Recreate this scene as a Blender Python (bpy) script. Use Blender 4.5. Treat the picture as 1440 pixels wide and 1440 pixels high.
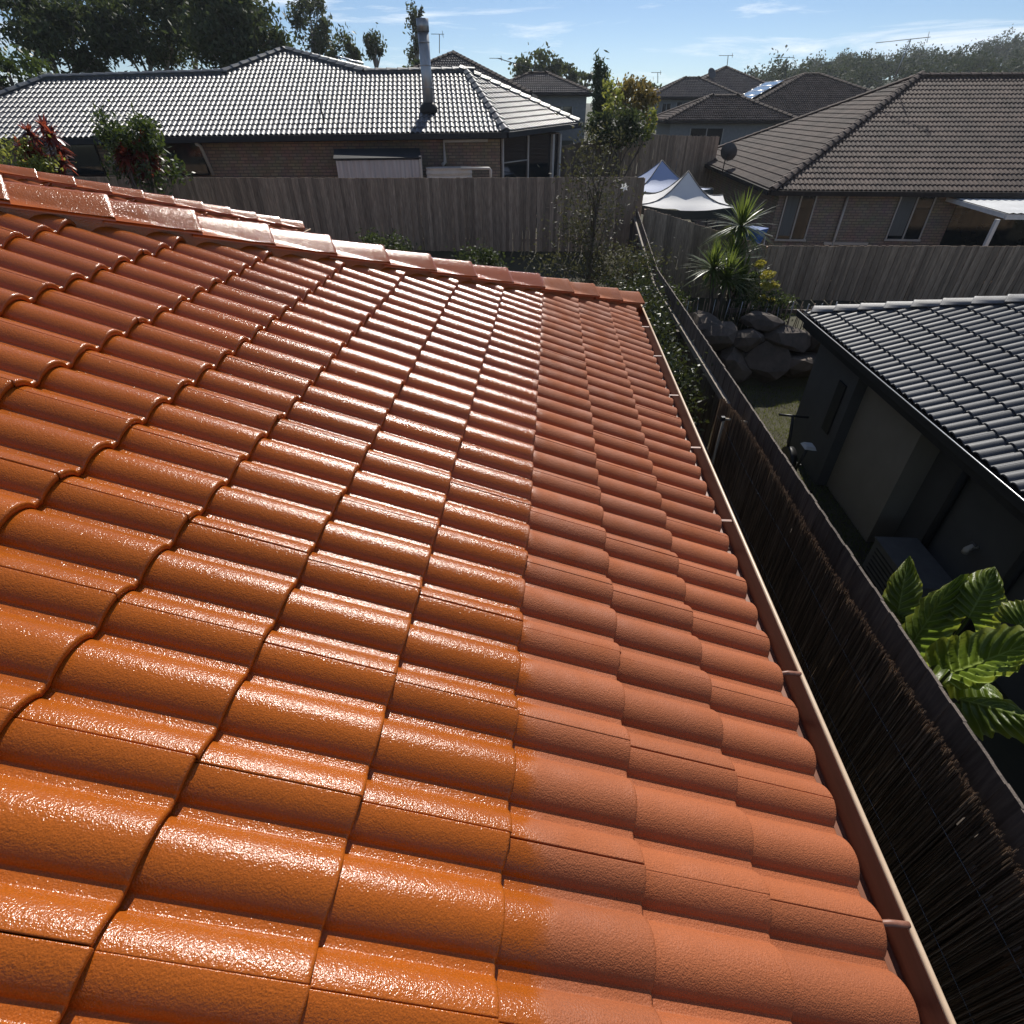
import bpy, bmesh, math, random
import numpy as np
from mathutils import Vector, Matrix, Quaternion

for o in list(bpy.data.objects): bpy.data.objects.remove(o, do_unlink=True)
SC = bpy.context.scene
COL = SC.collection
rnd = random.Random(7)
nrg = np.random.default_rng(11)

# ------------------------------------------------------------------ camera
F_PX, PITCH, YAW = 761.2, math.radians(36.858), math.radians(3.677)
CAM = Vector((-0.8907, -0.5206, 1.6185))
RIGHT = Vector((math.cos(YAW), math.sin(YAW), 0))
FH = Vector((-math.sin(YAW), math.cos(YAW), 0))
FWD = FH * math.cos(PITCH) - Vector((0, 0, 1)) * math.sin(PITCH)
UP = FH * math.sin(PITCH) + Vector((0, 0, 1)) * math.cos(PITCH)
cam = bpy.data.cameras.new('camera')
cam.sensor_width = 36; cam.lens = 36 * F_PX / 1440
cam.clip_start = 0.05; cam.clip_end = 3000
cam_o = bpy.data.objects.new('camera', cam); COL.objects.link(cam_o)
cam_o.matrix_world = Matrix(((RIGHT.x, UP.x, -FWD.x, CAM.x), (RIGHT.y, UP.y, -FWD.y, CAM.y),
                             (RIGHT.z, UP.z, -FWD.z, CAM.z), (0, 0, 0, 1)))
SC.camera = cam_o
# ------------------------------------------------------------------ sky and sun
SUN_EL, SUN_AZ = math.radians(41.5), math.radians(7)      # azimuth from +Y towards +X
SUN_STRENGTH, SKY_STRENGTH = 4.7, 0.088
SUN_DIR = Vector((math.cos(SUN_EL) * math.sin(SUN_AZ), math.cos(SUN_EL) * math.cos(SUN_AZ), math.sin(SUN_EL)))
sun = bpy.data.lights.new('sun', 'SUN'); sun.energy = SUN_STRENGTH; sun.angle = math.radians(0.55); sun.color = (1.0, 0.95, 0.87)
sun_o = bpy.data.objects.new('sun', sun); COL.objects.link(sun_o)
sun_o.rotation_euler = SUN_DIR.to_track_quat('Z', 'Y').to_euler()
sun_o.location = (0, 0, 60)
W = bpy.data.worlds.new('World'); SC.world = W; W.use_nodes = True
nt = W.node_tree; nt.nodes.clear()
wout = nt.nodes.new('ShaderNodeOutputWorld'); wbg = nt.nodes.new('ShaderNodeBackground')
sky = nt.nodes.new('ShaderNodeTexSky'); sky.sky_type = 'NISHITA'; sky.sun_disc = False
sky.sun_elevation = SUN_EL; sky.sun_rotation = SUN_AZ
sky.air_density = 0.72; sky.dust_density = 0.02; sky.ozone_density = 4.5
tc = nt.nodes.new('ShaderNodeTexCoord'); mp = nt.nodes.new('ShaderNodeMapping')
mp.inputs['Scale'].default_value = (2.2, 2.2, 17.0); mp.inputs['Rotation'].default_value = (0.06, 0.02, 0.5)
cn = nt.nodes.new('ShaderNodeTexNoise'); cn.inputs['Scale'].default_value = 1.35; cn.inputs['Detail'].default_value = 7; cn.inputs['Roughness'].default_value = 0.62
cn.inputs['Distortion'].default_value = 0.5
cr = nt.nodes.new('ShaderNodeValToRGB'); cr.color_ramp.elements[0].position = 0.53; cr.color_ramp.elements[1].position = 0.72
cmix = nt.nodes.new('ShaderNodeMix'); cmix.data_type = 'RGBA'
cmix.inputs['B'].default_value = (12.5, 13.0, 13.6, 1)
L = nt.links.new
L(tc.outputs['Generated'], mp.inputs['Vector']); L(mp.outputs['Vector'], cn.inputs['Vector']); L(cn.outputs['Fac'], cr.inputs['Fac'])
cm_ = nt.nodes.new('ShaderNodeMath'); cm_.operation = 'MULTIPLY'; cm_.inputs[1].default_value = 1.0
L(cr.outputs['Color'], cm_.inputs[0]); L(cm_.outputs[0], cmix.inputs['Factor'])
L(sky.outputs['Color'], cmix.inputs['A']); L(cmix.outputs['Result'], wbg.inputs['Color'])
wbg.inputs['Strength'].default_value = SKY_STRENGTH; L(wbg.outputs[0], wout.inputs['Surface'])
SC.view_settings.view_transform = 'Standard'; SC.view_settings.look = 'None'
SC.view_settings.exposure = 0.0; SC.view_settings.gamma = 1.0; SC.view_settings.use_curve_mapping = False
SC.render.engine = 'CYCLES'
SC.cycles.max_bounces = 6; SC.cycles.diffuse_bounces = 3; SC.cycles.glossy_bounces = 3; SC.cycles.transmission_bounces = 4
SC.cycles.volume_bounces = 0; SC.cycles.caustics_reflective = False; SC.cycles.caustics_refractive = False
SC.cycles.use_denoising = True

# ------------------------------------------------------------------ measuring: a picture point at a known world coordinate
def ray(px, py): return RIGHT * (px - 720) + UP * (720 - py) + FWD * F_PX
def P(px, py, ax, v):
    d = ray(px, py); i = 'xyz'.index(ax)
    return CAM + d * ((v - CAM[i]) / d[i])
def on_plane(px, py, p0, n):
    d = ray(px, py)
    return CAM + d * (n.dot(p0 - CAM) / n.dot(d))
def proj(p):
    d = Vector(p) - CAM; w = d.dot(FWD)
    if w < 0.05: return None
    return (720 + F_PX * d.dot(RIGHT) / w, 720 - F_PX * d.dot(UP) / w)
def in_frame(p, m=60):
    q = proj(p)
    return q is not None and -m < q[0] < 1440 + m and -m < q[1] < 1440 + m

# ------------------------------------------------------------------ objects
WM = {}
def thing(name, label, cat, loc=(0, 0, 0), group=None):
    o = bpy.data.objects.new(name, None); COL.objects.link(o); o.empty_display_size = 0.2
    M = Matrix.Translation(Vector(loc)); o.matrix_basis = M; WM[o] = M
    o['label'] = label; o['category'] = cat
    if group: o['group'] = group
    return o
def link(name, me, parent=None, M=None, mat=None, **props):
    o = bpy.data.objects.new(name, me); COL.objects.link(o)
    M = M if M is not None else Matrix.Identity(4)
    if parent is not None:
        o.parent = parent; o.matrix_basis = WM[parent].inverted() @ M
    else: o.matrix_basis = M
    WM[o] = M
    if mat is not None and len(me.materials) == 0: me.materials.append(mat)
    for k, v in props.items(): o[k] = v
    return o
def np_mesh(name, V, F, mat=None, smooth=False):
    V = np.asarray(V, np.float32); F = np.asarray(F, np.int32)
    me = bpy.data.meshes.new(name); k = F.shape[1]
    me.vertices.add(len(V)); me.vertices.foreach_set('co', V.ravel())
    me.loops.add(F.size); me.loops.foreach_set('vertex_index', F.ravel())
    me.polygons.add(len(F)); me.polygons.foreach_set('loop_start', np.arange(0, F.size, k, dtype=np.int32))
    if smooth: me.polygons.foreach_set('use_smooth', np.ones(len(F), bool))
    me.update(calc_edges=True)
    if mat: me.materials.append(mat)
    return me
class MB:
    def __init__(s): s.v = []; s.f = []; s.sm = []
    def poly(s, pts, smooth=False):
        b = len(s.v); s.v += [tuple(p) for p in pts]; s.f.append(tuple(range(b, b + len(pts)))); s.sm.append(smooth); return s
    def box(s, c, d, R=None, taper=1.0):
        b = len(s.v)
        for z in (-.5, .5):
            k = taper if z > 0 else 1.0
            for x, y in ((-.5, -.5), (.5, -.5), (.5, .5), (-.5, .5)):
                p = Vector((x * d[0] * k, y * d[1] * k, z * d[2]))
                if R is not None: p = R @ p
                s.v.append(tuple(p + Vector(c)))
        for f in ((3, 2, 1, 0), (4, 5, 6, 7), (0, 1, 5, 4), (1, 2, 6, 5), (2, 3, 7, 6), (3, 0, 4, 7)):
            s.f.append(tuple(b + i for i in f)); s.sm.append(False)
        return s
    def box2(s, a, b_): # two corners
        a = Vector(a); b_ = Vector(b_); return s.box((a + b_) / 2, [abs(q) for q in (b_ - a)])
    def tube(s, pts, r, n=8, cap=True, smooth=True):
        pts = [Vector(p) for p in pts]; rs = r if isinstance(r, (list, tuple)) else [r] * len(pts)
        b = len(s.v); prev = None
        for i, p in enumerate(pts):
            t = (pts[min(i + 1, len(pts) - 1)] - pts[max(i - 1, 0)]).normalized()
            if prev is None:
                a = Vector((0, 0, 1)) if abs(t.z) < .9 else Vector((1, 0, 0)); x = t.cross(a).normalized()
            else:
                x = prev - t * prev.dot(t); x.normalize()
            prev = x; y = t.cross(x)
            for k in range(n):
                a = 2 * math.pi * k / n
                s.v.append(tuple(p + (x * math.cos(a) + y * math.sin(a)) * rs[i]))
        for i in range(len(pts) - 1):
            for k in range(n):
                k2 = (k + 1) % n
                s.f.append((b + i * n + k, b + i * n + k2, b + (i + 1) * n + k2, b + (i + 1) * n + k)); s.sm.append(smooth)
        if cap:
            s.f.append(tuple(b + k for k in range(n))[::-1]); s.sm.append(False)
            e = b + (len(pts) - 1) * n; s.f.append(tuple(e + k for k in range(n))); s.sm.append(False)
        return s
    def sweep(s, prof, a, b_, up=Vector((0, 0, 1)), smooth=False, closed=False, caps=True):
        a = Vector(a); b_ = Vector(b_); t = (b_ - a).normalized(); side = t.cross(up).normalized(); u = side.cross(t)
        n = len(prof); base = len(s.v)
        for p in (a, b_):
            for q in prof: s.v.append(tuple(p + side * q[0] + u * q[1]))
        m = n if closed else n - 1
        for i in range(m):
            j = (i + 1) % n; s.f.append((base + i, base + j, base + n + j, base + n + i)); s.sm.append(smooth)
        if closed and caps:
            s.f.append(tuple(base + i for i in range(n))[::-1]); s.sm.append(False)
            s.f.append(tuple(base + n + i for i in range(n))); s.sm.append(False)
        return s
    def mesh(s, name, mat=None):
        me = bpy.data.meshes.new(name); me.from_pydata(s.v, [], s.f); me.polygons.foreach_set('use_smooth', s.sm); me.update()
        if mat: me.materials.append(mat)
        return me
    def build(s, name, mat, parent=None, **props): return link(name, s.mesh(name, mat), parent, **props)

# ------------------------------------------------------------------ materials
def mat_new(name):
    m = bpy.data.materials.new(name); m.use_nodes = True; t = m.node_tree
    return m, t, t.nodes['Principled BSDF'], t.nodes['Material Output']
def nd(t, kind, **kw):
    n = t.nodes.new(kind)
    for k, v in kw.items():
        if k in n.inputs: n.inputs[k].default_value = v
        else: setattr(n, k, v)
    return n
def simple(name, c1, c2=None, rough=0.6, scale=6.0, bump=0.0, bscale=60.0, stretch=(1, 1, 1), metal=0.0, spec=0.5, island=0.0, coat=0.0, detail=4, rvar=0.0):
    """Two-colour noise on world position, optional fine relief and per-piece variation."""
    m, t, b, out = mat_new(name); L = t.links.new
    c2 = c2 or tuple(x * 0.7 for x in c1)
    g = nd(t, 'ShaderNodeNewGeometry'); mp = nd(t, 'ShaderNodeMapping'); mp.inputs['Scale'].default_value = stretch
    L(g.outputs['Position'], mp.inputs['Vector'])
    n = nd(t, 'ShaderNodeTexNoise', Scale=scale, Detail=detail, Roughness=0.6); L(mp.outputs[0], n.inputs['Vector'])
    r = nd(t, 'ShaderNodeValToRGB'); r.color_ramp.elements[0].position = .32; r.color_ramp.elements[1].position = .7
    r.color_ramp.elements[0].color = (*c2, 1); r.color_ramp.elements[1].color = (*c1, 1)
    L(n.outputs['Fac'], r.inputs['Fac']); col = r.outputs['Color']
    if island:
        oi = nd(t, 'ShaderNodeObjectInfo'); ri = nd(t, 'ShaderNodeMath', operation='ADD')
        L(oi.outputs['Random'], ri.inputs[0]); L(g.outputs['Random Per Island'], ri.inputs[1])
        fr = nd(t, 'ShaderNodeMath', operation='FRACT'); L(ri.outputs[0], fr.inputs[0])
        mr = nd(t, 'ShaderNodeMapRange'); mr.inputs['To Min'].default_value = 1 - island; mr.inputs['To Max'].default_value = 1 + island
        L(fr.outputs[0], mr.inputs['Value'])
        hs = nd(t, 'ShaderNodeHueSaturation'); L(col, hs.inputs['Color']); L(mr.outputs[0], hs.inputs['Value']); col = hs.outputs['Color']
    L(col, b.inputs['Base Color'])
    b.inputs['Roughness'].default_value = rough; b.inputs['Metallic'].default_value = metal
    b.inputs['Specular IOR Level'].default_value = spec; b.inputs['Coat Weight'].default_value = coat
    if rvar:
        mr2 = nd(t, 'ShaderNodeMapRange'); mr2.inputs['To Min'].default_value = rough - rvar; mr2.inputs['To Max'].default_value = rough + rvar
        L(n.outputs['Fac'], mr2.inputs['Value']); L(mr2.outputs[0], b.inputs['Roughness'])
    if bump:
        n2 = nd(t, 'ShaderNodeTexNoise', Scale=bscale, Detail=3); L(mp.outputs[0], n2.inputs['Vector'])
        bp = nd(t, 'ShaderNodeBump', Strength=bump, Distance=0.01); L(n2.outputs['Fac'], bp.inputs['Height']); L(bp.outputs[0], b.inputs['Normal'])
    return m
def leaf_mat(name, c1, c2, rough=0.45, trans=0.35, tcol=None, var=0.35, spec=0.5):
    m, t, b, out = mat_new(name); L = t.links.new
    g = nd(t, 'ShaderNodeNewGeometry')
    r = nd(t, 'ShaderNodeValToRGB'); r.color_ramp.elements[0].color = (*c2, 1); r.color_ramp.elements[1].color = (*c1, 1)
    L(g.outputs['Random Per Island'], r.inputs['Fac'])
    L(r.outputs['Color'], b.inputs['Base Color']); b.inputs['Roughness'].default_value = rough; b.inputs['Specular IOR Level'].default_value = spec
    tr = nd(t, 'ShaderNodeBsdfTranslucent'); tcol = tcol or (c1[0] * 1.5, c1[1] * 1.6, c1[2] * .7)
    hs = nd(t, 'ShaderNodeMix', data_type='RGBA'); hs.inputs['Factor'].default_value = .7; L(r.outputs['Color'], hs.inputs['A']); hs.inputs['B'].default_value = (*tcol, 1)
    L(hs.outputs['Result'], tr.inputs['Color'])
    mx = nd(t, 'ShaderNodeMixShader'); mx.inputs[0].default_value = trans
    L(b.outputs[0], mx.inputs[1]); L(tr.outputs[0], mx.inputs[2]); L(mx.outputs[0], out.inputs['Surface'])
    return m
def roof_paint():
    """Terracotta roof coating: freshly sprayed and wet up-slope, still matt primer on the courses by the gutter."""
    m, t, b, out = mat_new('terracotta roof paint'); L = t.links.new
    g = nd(t, 'ShaderNodeNewGeometry'); sp = nd(t, 'ShaderNodeSeparateXYZ'); L(g.outputs['Position'], sp.inputs[0])
    # edge of the wet coat, x = -0.93, creeping past it near the bottom end
    n1 = nd(t, 'ShaderNodeTexNoise', Scale=8.0, Detail=7, Roughness=.65); L(g.outputs['Position'], n1.inputs['Vector'])
    creep = nd(t, 'ShaderNodeMapRange', interpolation_type='SMOOTHSTEP'); creep.inputs['From Min'].default_value = 0.9; creep.inputs['From Max'].default_value = -0.3
    creep.inputs['To Min'].default_value = 0.0; creep.inputs['To Max'].default_value = 0.075; L(sp.outputs['Y'], creep.inputs['Value'])
    w1 = nd(t, 'ShaderNodeMath', operation='MULTIPLY_ADD'); w1.inputs[1].default_value = 0.15; w1.inputs[2].default_value = -0.075; L(n1.outputs['Fac'], w1.inputs[0])
    s1 = nd(t, 'ShaderNodeMath', operation='SUBTRACT'); L(sp.outputs['X'], s1.inputs[0]); L(creep.outputs[0], s1.inputs[1])
    s2 = nd(t, 'ShaderNodeMath', operation='ADD'); L(s1.outputs[0], s2.inputs[0]); L(w1.outputs[0], s2.inputs[1])
    wet = nd(t, 'ShaderNodeMapRange', interpolation_type='SMOOTHSTEP'); wet.inputs['From Min'].default_value = -0.90; wet.inputs['From Max'].default_value = -0.955
    L(s2.outputs[0], wet.inputs['Value'])
    # colour
    n2 = nd(t, 'ShaderNodeTexNoise', Scale=5.0, Detail=9, Roughness=.7); L(g.outputs['Position'], n2.inputs['Vector'])
    n3 = nd(t, 'ShaderNodeTexNoise', Scale=330.0, Detail=2); L(g.outputs['Position'], n3.inputs['Vector'])
    cw = nd(t, 'ShaderNodeMix', data_type='RGBA'); cw.inputs['A'].default_value = (0.35, 0.084, 0.009, 1); cw.inputs['B'].default_value = (0.45, 0.114, 0.013, 1)
    cd = nd(t, 'ShaderNodeMix', data_type='RGBA'); cd.inputs['A'].default_value = (0.34, 0.094, 0.030, 1); cd.inputs['B'].default_value = (0.435, 0.127, 0.043, 1)
    L(n2.outputs['Fac'], cw.inputs['Factor']); L(n2.outputs['Fac'], cd.inputs['Factor'])
    mixc = nd(t, 'ShaderNodeMix', data_type='RGBA'); L(wet.outputs[0], mixc.inputs['Factor']); L(cd.outputs['Result'], mixc.inputs['A']); L(cw.outputs['Result'], mixc.inputs['B'])
    hs = nd(t, 'ShaderNodeHueSaturation'); L(mixc.outputs['Result'], hs.inputs['Color'])
    oi = nd(t, 'ShaderNodeObjectInfo'); vr = nd(t, 'ShaderNodeMapRange'); vr.inputs['To Min'].default_value = .92; vr.inputs['To Max'].default_value = 1.08
    L(oi.outputs['Random'], vr.inputs['Value'])
    gv = nd(t, 'ShaderNodeMapRange'); gv.inputs['From Min'].default_value = .3; gv.inputs['From Max'].default_value = .7; gv.inputs['To Min'].default_value = .80; gv.inputs['To Max'].default_value = 1.14
    L(n3.outputs['Fac'], gv.inputs['Value']); mm = nd(t, 'ShaderNodeMath', operation='MULTIPLY'); L(vr.outputs[0], mm.inputs[0]); L(gv.outputs[0], mm.inputs[1])
    L(mm.outputs[0], hs.inputs['Value']); L(hs.outputs['Color'], b.inputs['Base Color'])
    # gloss
    ro = nd(t, 'ShaderNodeMapRange'); ro.inputs['To Min'].default_value = 0.68; ro.inputs['To Max'].default_value = 0.19; L(wet.outputs[0], ro.inputs['Value'])
    n6_ = nd(t, 'ShaderNodeTexNoise', Scale=9.0, Detail=4); L(g.outputs['Position'], n6_.inputs['Vector'])
    pr = nd(t, 'ShaderNodeMapRange'); pr.inputs['From Min'].default_value = .3; pr.inputs['From Max'].default_value = .72; pr.inputs['To Min'].default_value = .8; pr.inputs['To Max'].default_value = 1.3
    L(n6_.outputs['Fac'], pr.inputs['Value']); rm = nd(t, 'ShaderNodeMath', operation='MULTIPLY'); rm.use_clamp = True; L(ro.outputs[0], rm.inputs[0]); L(pr.outputs[0], rm.inputs[1])
    L(rm.outputs[0], b.inputs['Roughness'])
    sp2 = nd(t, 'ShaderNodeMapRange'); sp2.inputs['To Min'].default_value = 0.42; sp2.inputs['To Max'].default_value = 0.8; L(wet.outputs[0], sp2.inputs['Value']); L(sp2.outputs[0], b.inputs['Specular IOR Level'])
    # sun glare shaped by hand: specular weaker at this end, full further along
    glare_level = nd(t, 'ShaderNodeMapRange', interpolation_type='SMOOTHSTEP'); glare_level.inputs['From Min'].default_value = .2; glare_level.inputs['From Max'].default_value = 2.6
    glare_level.inputs['To Min'].default_value = .40; glare_level.inputs['To Max'].default_value = 1.0; L(sp.outputs['Y'], glare_level.inputs['Value']); L(glare_level.outputs[0], sp2.inputs['To Max'])
    # sand-textured concrete under the paint
    n4 = nd(t, 'ShaderNodeTexNoise', Scale=290.0, Detail=1.5, Roughness=.5); L(g.outputs['Position'], n4.inputs['Vector'])
    n5 = nd(t, 'ShaderNodeTexNoise', Scale=105.0, Detail=2); L(g.outputs['Position'], n5.inputs['Vector'])
    b1 = nd(t, 'ShaderNodeBump', Strength=0.8, Distance=0.0014); L(n4.outputs['Fac'], b1.inputs['Height'])
    bd = nd(t, 'ShaderNodeMapRange'); bd.inputs['To Min'].default_value = .0024; bd.inputs['To Max'].default_value = .00145; L(wet.outputs[0], bd.inputs['Value']); L(bd.outputs[0], b1.inputs['Distance'])
    b2 = nd(t, 'ShaderNodeBump', Strength=0.30, Distance=0.0034); L(n5.outputs['Fac'], b2.inputs['Height']); L(b1.outputs[0], b2.inputs['Normal'])
    L(b2.outputs[0], b.inputs['Normal'])
    return m
def brick_mat(name, c1, c2, mortar, ang=0.0):
    m, t, b, out = mat_new(name); L = t.links.new
    g = nd(t, 'ShaderNodeNewGeometry'); rot = nd(t, 'ShaderNodeMapping'); rot.inputs['Rotation'].default_value = (0, 0, -ang); L(g.outputs['Position'], rot.inputs['Vector'])
    s = nd(t, 'ShaderNodeSeparateXYZ'); L(rot.outputs[0], s.inputs[0])
    ad = nd(t, 'ShaderNodeMath', operation='ADD'); L(s.outputs['X'], ad.inputs[0]); L(s.outputs['Y'], ad.inputs[1])
    c = nd(t, 'ShaderNodeCombineXYZ'); L(ad.outputs[0], c.inputs['X']); L(s.outputs['Z'], c.inputs['Y'])
    br = nd(t, 'ShaderNodeTexBrick', Scale=1.0); br.inputs['Brick Width'].default_value = .24; br.inputs['Row Height'].default_value = .086
    br.inputs['Mortar Size'].default_value = .011; br.inputs['Mortar Smooth'].default_value = .1
    br.inputs['Color1'].default_value = (*c1, 1); br.inputs['Color2'].default_value = (*c2, 1); br.inputs['Mortar'].default_value = (*mortar, 1)
    L(c.outputs[0], br.inputs['Vector']); n = nd(t, 'ShaderNodeTexNoise', Scale=3.0, Detail=6); L(g.outputs['Position'], n.inputs['Vector'])
    mx = nd(t, 'ShaderNodeMix', data_type='RGBA', blend_type='MULTIPLY'); mx.inputs['Factor'].default_value = .5
    L(br.outputs['Color'], mx.inputs['A']); L(n.outputs['Color'], mx.inputs['B']); L(mx.outputs['Result'], b.inputs['Base Color']); b.inputs['Roughness'].default_value = .85
    bp = nd(t, 'ShaderNodeBump', Strength=.8, Distance=.008); bp.invert = True; L(br.outputs['Fac'], bp.inputs['Height']); L(bp.outputs[0], b.inputs['Normal'])
    return m
M = {}
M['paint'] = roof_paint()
M['underlay'] = simple('roof underlay', (.03, .028, .026), rough=.9)
M['gutter'] = simple('terracotta gutter enamel', (.34, .15, .095), (.22, .09, .055), rough=.42, scale=5, stretch=(6, 1, 6), rvar=.1)
M['rim'] = simple('gutter bead enamel lightened for sun', (.78, .60, .42), (.66, .46, .30), rough=.35, scale=8)  # bead is cream because the sun on it is put into the colour
M['cream'] = simple('cream paint', (.62, .54, .42), rough=.6)
M['char_tile'] = simple('charcoal glazed concrete tile', (.13, .13, .138), (.08, .08, .088), rough=.43, spec=.45, scale=1.5, bump=.1, bscale=90, island=.12, rvar=.06)
M['black_tile'] = simple('black concrete tile', (.075, .078, .085), (.05, .053, .058), spec=.7, rough=.55, scale=3, bump=.15, bscale=120, island=.12, rvar=.05)
M['brown_tile'] = simple('weathered brown concrete tile', (.155, .108, .085), (.085, .062, .052), spec=.25, rough=.75, scale=.8, bump=.25, bscale=70, island=.22, detail=7)
M['far_tile'] = simple('weathered grey brown tile', (.16, .115, .095), (.09, .07, .062), rough=.6, scale=.6, bump=.2, bscale=60, island=.18)
M['char_cap'] = simple('charcoal ridge cap', (.12, .125, .13), (.07, .075, .08), rough=.45, scale=5, bump=.2, bscale=80, island=.15)
M['black_cap'] = simple('grey ridge cap', (.20, .20, .205), (.12, .12, .125), rough=.5, scale=5, bump=.2, bscale=80, island=.12)
M['brown_cap'] = simple('brown ridge cap', (.13, .095, .08), (.075, .058, .05), spec=.2, rough=.85, scale=5, bump=.2, bscale=80, island=.15)
M['brick_brown'] = brick_mat('tan brick', (.40, .29, .21), (.30, .21, .155), (.18, .15, .125), math.radians(8))
M['brick_grey'] = brick_mat('grey brown brick', (.40, .325, .26), (.32, .26, .21), (.2, .175, .15))
M['brick_red'] = brick_mat('terracotta brick', (.25, .13, .09), (.2, .10, .07), (.2, .18, .16))
M['timber'] = simple('weathered grey timber', (.50, .375, .265), (.23, .168, .12), rough=.85, scale=5, stretch=(9, 9, .8), bump=.5, bscale=9, island=.30, detail=8)
M['timber_dark'] = simple('dark weathered timber', (.19, .15, .12), (.085, .068, .055), rough=.85, scale=5, stretch=(9, 9, .8), bump=.5, bscale=9, island=.28, detail=8)
M['timber_lit'] = simple('rail timber lightened for sun', (.36, .31, .25), (.22, .18, .15), rough=.8, scale=6, stretch=(4, 1, 4), bump=.3, bscale=20)  # rails paler than the boards: sunlight on them is in the colour
M['reed'] = simple('brushwood reed', (.36, .25, .17), (.13, .092, .066), rough=.7, scale=9, stretch=(1, 6, .5), island=.45)
M['render_light'] = simple('taupe render lightened for bounce light', (.27, .24, .195), (.24, .213, .173), rough=.9, scale=3, bump=.15, bscale=150)  # wall bay colour raised to stand for bounced light
M['render_dark'] = simple('charcoal wall render', (.10, .10, .098), (.085, .085, .083), rough=.9, scale=3, bump=.15, bscale=150)
M['fascia_dark'] = simple('dark fascia enamel', (.03, .031, .033), (.022, .023, .025), rough=.6, spec=.3)
M['fascia_brown'] = simple('dark brown fascia enamel', (.05, .042, .038), rough=.85, spec=.15)
M['alu'] = simple('brushed aluminium edge', (.62, .63, .64), (.5, .5, .5), rough=.32, metal=.7)
M['galv'] = simple('galvanised flue steel', (.48, .49, .50), (.30, .31, .32), rough=.42, metal=.75, scale=4, stretch=(1, 1, .4))
M['white'] = simple('white paint', (.72, .72, .70), (.6, .6, .58), rough=.5)
M['white_sheet'] = simple('white corrugated sheeting', (.78, .78, .76), (.62, .62, .60), rough=.4, scale=2)
M['pvc'] = simple('pale pipe plastic', (.55, .51, .46), (.45, .42, .38), rough=.5)
M['frame'] = simple('pale window frame', (.50, .48, .45), (.4, .38, .36), rough=.45)
M['glass'] = simple('dark window glass', (.018, .024, .028), (.012, .016, .02), rough=.06, spec=.6, scale=1)
M['curtain'] = simple('grey blind', (.16, .17, .17), (.1, .11, .11), rough=.8, stretch=(14, 14, .3))
M['solar'] = simple('solar panel glass', (.02, .026, .04), (.014, .018, .03), rough=.12, spec=.7, scale=3)
M['canvas_white'] = leaf_mat('white gazebo canvas', (.86, .85, .83), (.82, .81, .8), rough=.7, trans=.2, tcol=(.88, .88, .86))
M['canvas_blue'] = leaf_mat('pale blue gazebo canvas', (.36, .44, .66), (.33, .41, .62), rough=.65, trans=.2, tcol=(.4, .5, .8))
M['valance'] = simple('dark green valance canvas', (.04, .05, .05), rough=.8)
M['dark_metal'] = simple('dark metal', (.045, .045, .05), (.03, .03, .03), rough=.45, metal=.3)
M['dish'] = simple('dark grey dish enamel', (.09, .09, .095), (.06, .06, .065), rough=.5)
M['blue'] = simple('blue plastic', (.03, .12, .42), (.02, .09, .33), rough=.4)
M['rock'] = simple('sandstone boulder', (.13, .10, .08), (.06, .05, .042), rough=.9, scale=4, bump=.8, bscale=14, island=.2, detail=8)
M['soil'] = simple('mulch', (.07, .05, .036), (.03, .022, .017), rough=.95, scale=9, bump=.8, bscale=50, detail=9)
M['ground'] = simple('yard ground', (.075, .075, .035), (.05, .042, .028), rough=.95, scale=.7, bump=.6, bscale=20, detail=9)
M['hill'] = simple('hill ground', (.05, .06, .025), (.03, .035, .015), rough=.95, scale=.05)
M['bark'] = simple('grey bark', (.19, .16, .13), (.08, .065, .05), rough=.9, scale=6, stretch=(4, 4, 1), bump=.6, bscale=20)
M['bark_pale'] = simple('pale gum bark', (.36, .32, .27), (.2, .17, .14), rough=.85, scale=3, stretch=(2, 2, 1), bump=.3, bscale=10)
M['grass'] = leaf_mat('lawn grass', (.10, .125, .028), (.05, .065, .016), rough=.6, trans=.35, tcol=(.3, .32, .05))
M['gum'] = leaf_mat('gum leaves', (.10, .115, .06), (.04, .052, .03), rough=.5, spec=.3, trans=.28)
M['gum_dark'] = leaf_mat('dark gum leaves', (.085, .105, .05), (.03, .042, .022), rough=.55, spec=.25, trans=.28)
M['leaf_mid'] = leaf_mat('mid green leaves', (.09, .12, .035), (.035, .055, .018), rough=.45, trans=.3)
M['leaf_olive'] = leaf_mat('olive shrub leaves', (.13, .125, .08), (.06, .05, .035), rough=.6, trans=.2, spec=.18)
M['leaf_gloss'] = leaf_mat('glossy hedge leaves', (.075, .085, .04), (.03, .035, .018), rough=.42, trans=.2, spec=.35)
M['leaf_yellow'] = leaf_mat('yellow green leaves', (.55, .47, .09), (.30, .30, .06), rough=.45, trans=.35, tcol=(.6, .5, .06))
M['leaf_lime'] = leaf_mat('lime leaves', (.30, .34, .08), (.13, .17, .04), rough=.5, trans=.4, tcol=(.5, .5, .08))
M['leaf_red'] = leaf_mat('red strap leaves', (.26, .05, .035), (.06, .018, .022), rough=.3, trans=.4, tcol=(.6, .12, .05), spec=.7)
M['leaf_yucca'] = leaf_mat('yucca blades', (.12, .165, .045), (.045, .07, .022), rough=.4, trans=.35, tcol=(.32, .4, .06))
M['leaf_gold'] = leaf_mat('golden flowering leaves', (.26, .19, .05), (.09, .09, .03), rough=.5, trans=.35, tcol=(.4, .28, .06))
M['leaf_conifer'] = leaf_mat('pine foliage', (.06, .09, .04), (.03, .05, .022), rough=.6, trans=.2)
M['leaf_hill'] = leaf_mat('far forest leaves', (.075, .09, .045), (.03, .04, .022), rough=.7, spec=.1, trans=.15)
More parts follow.
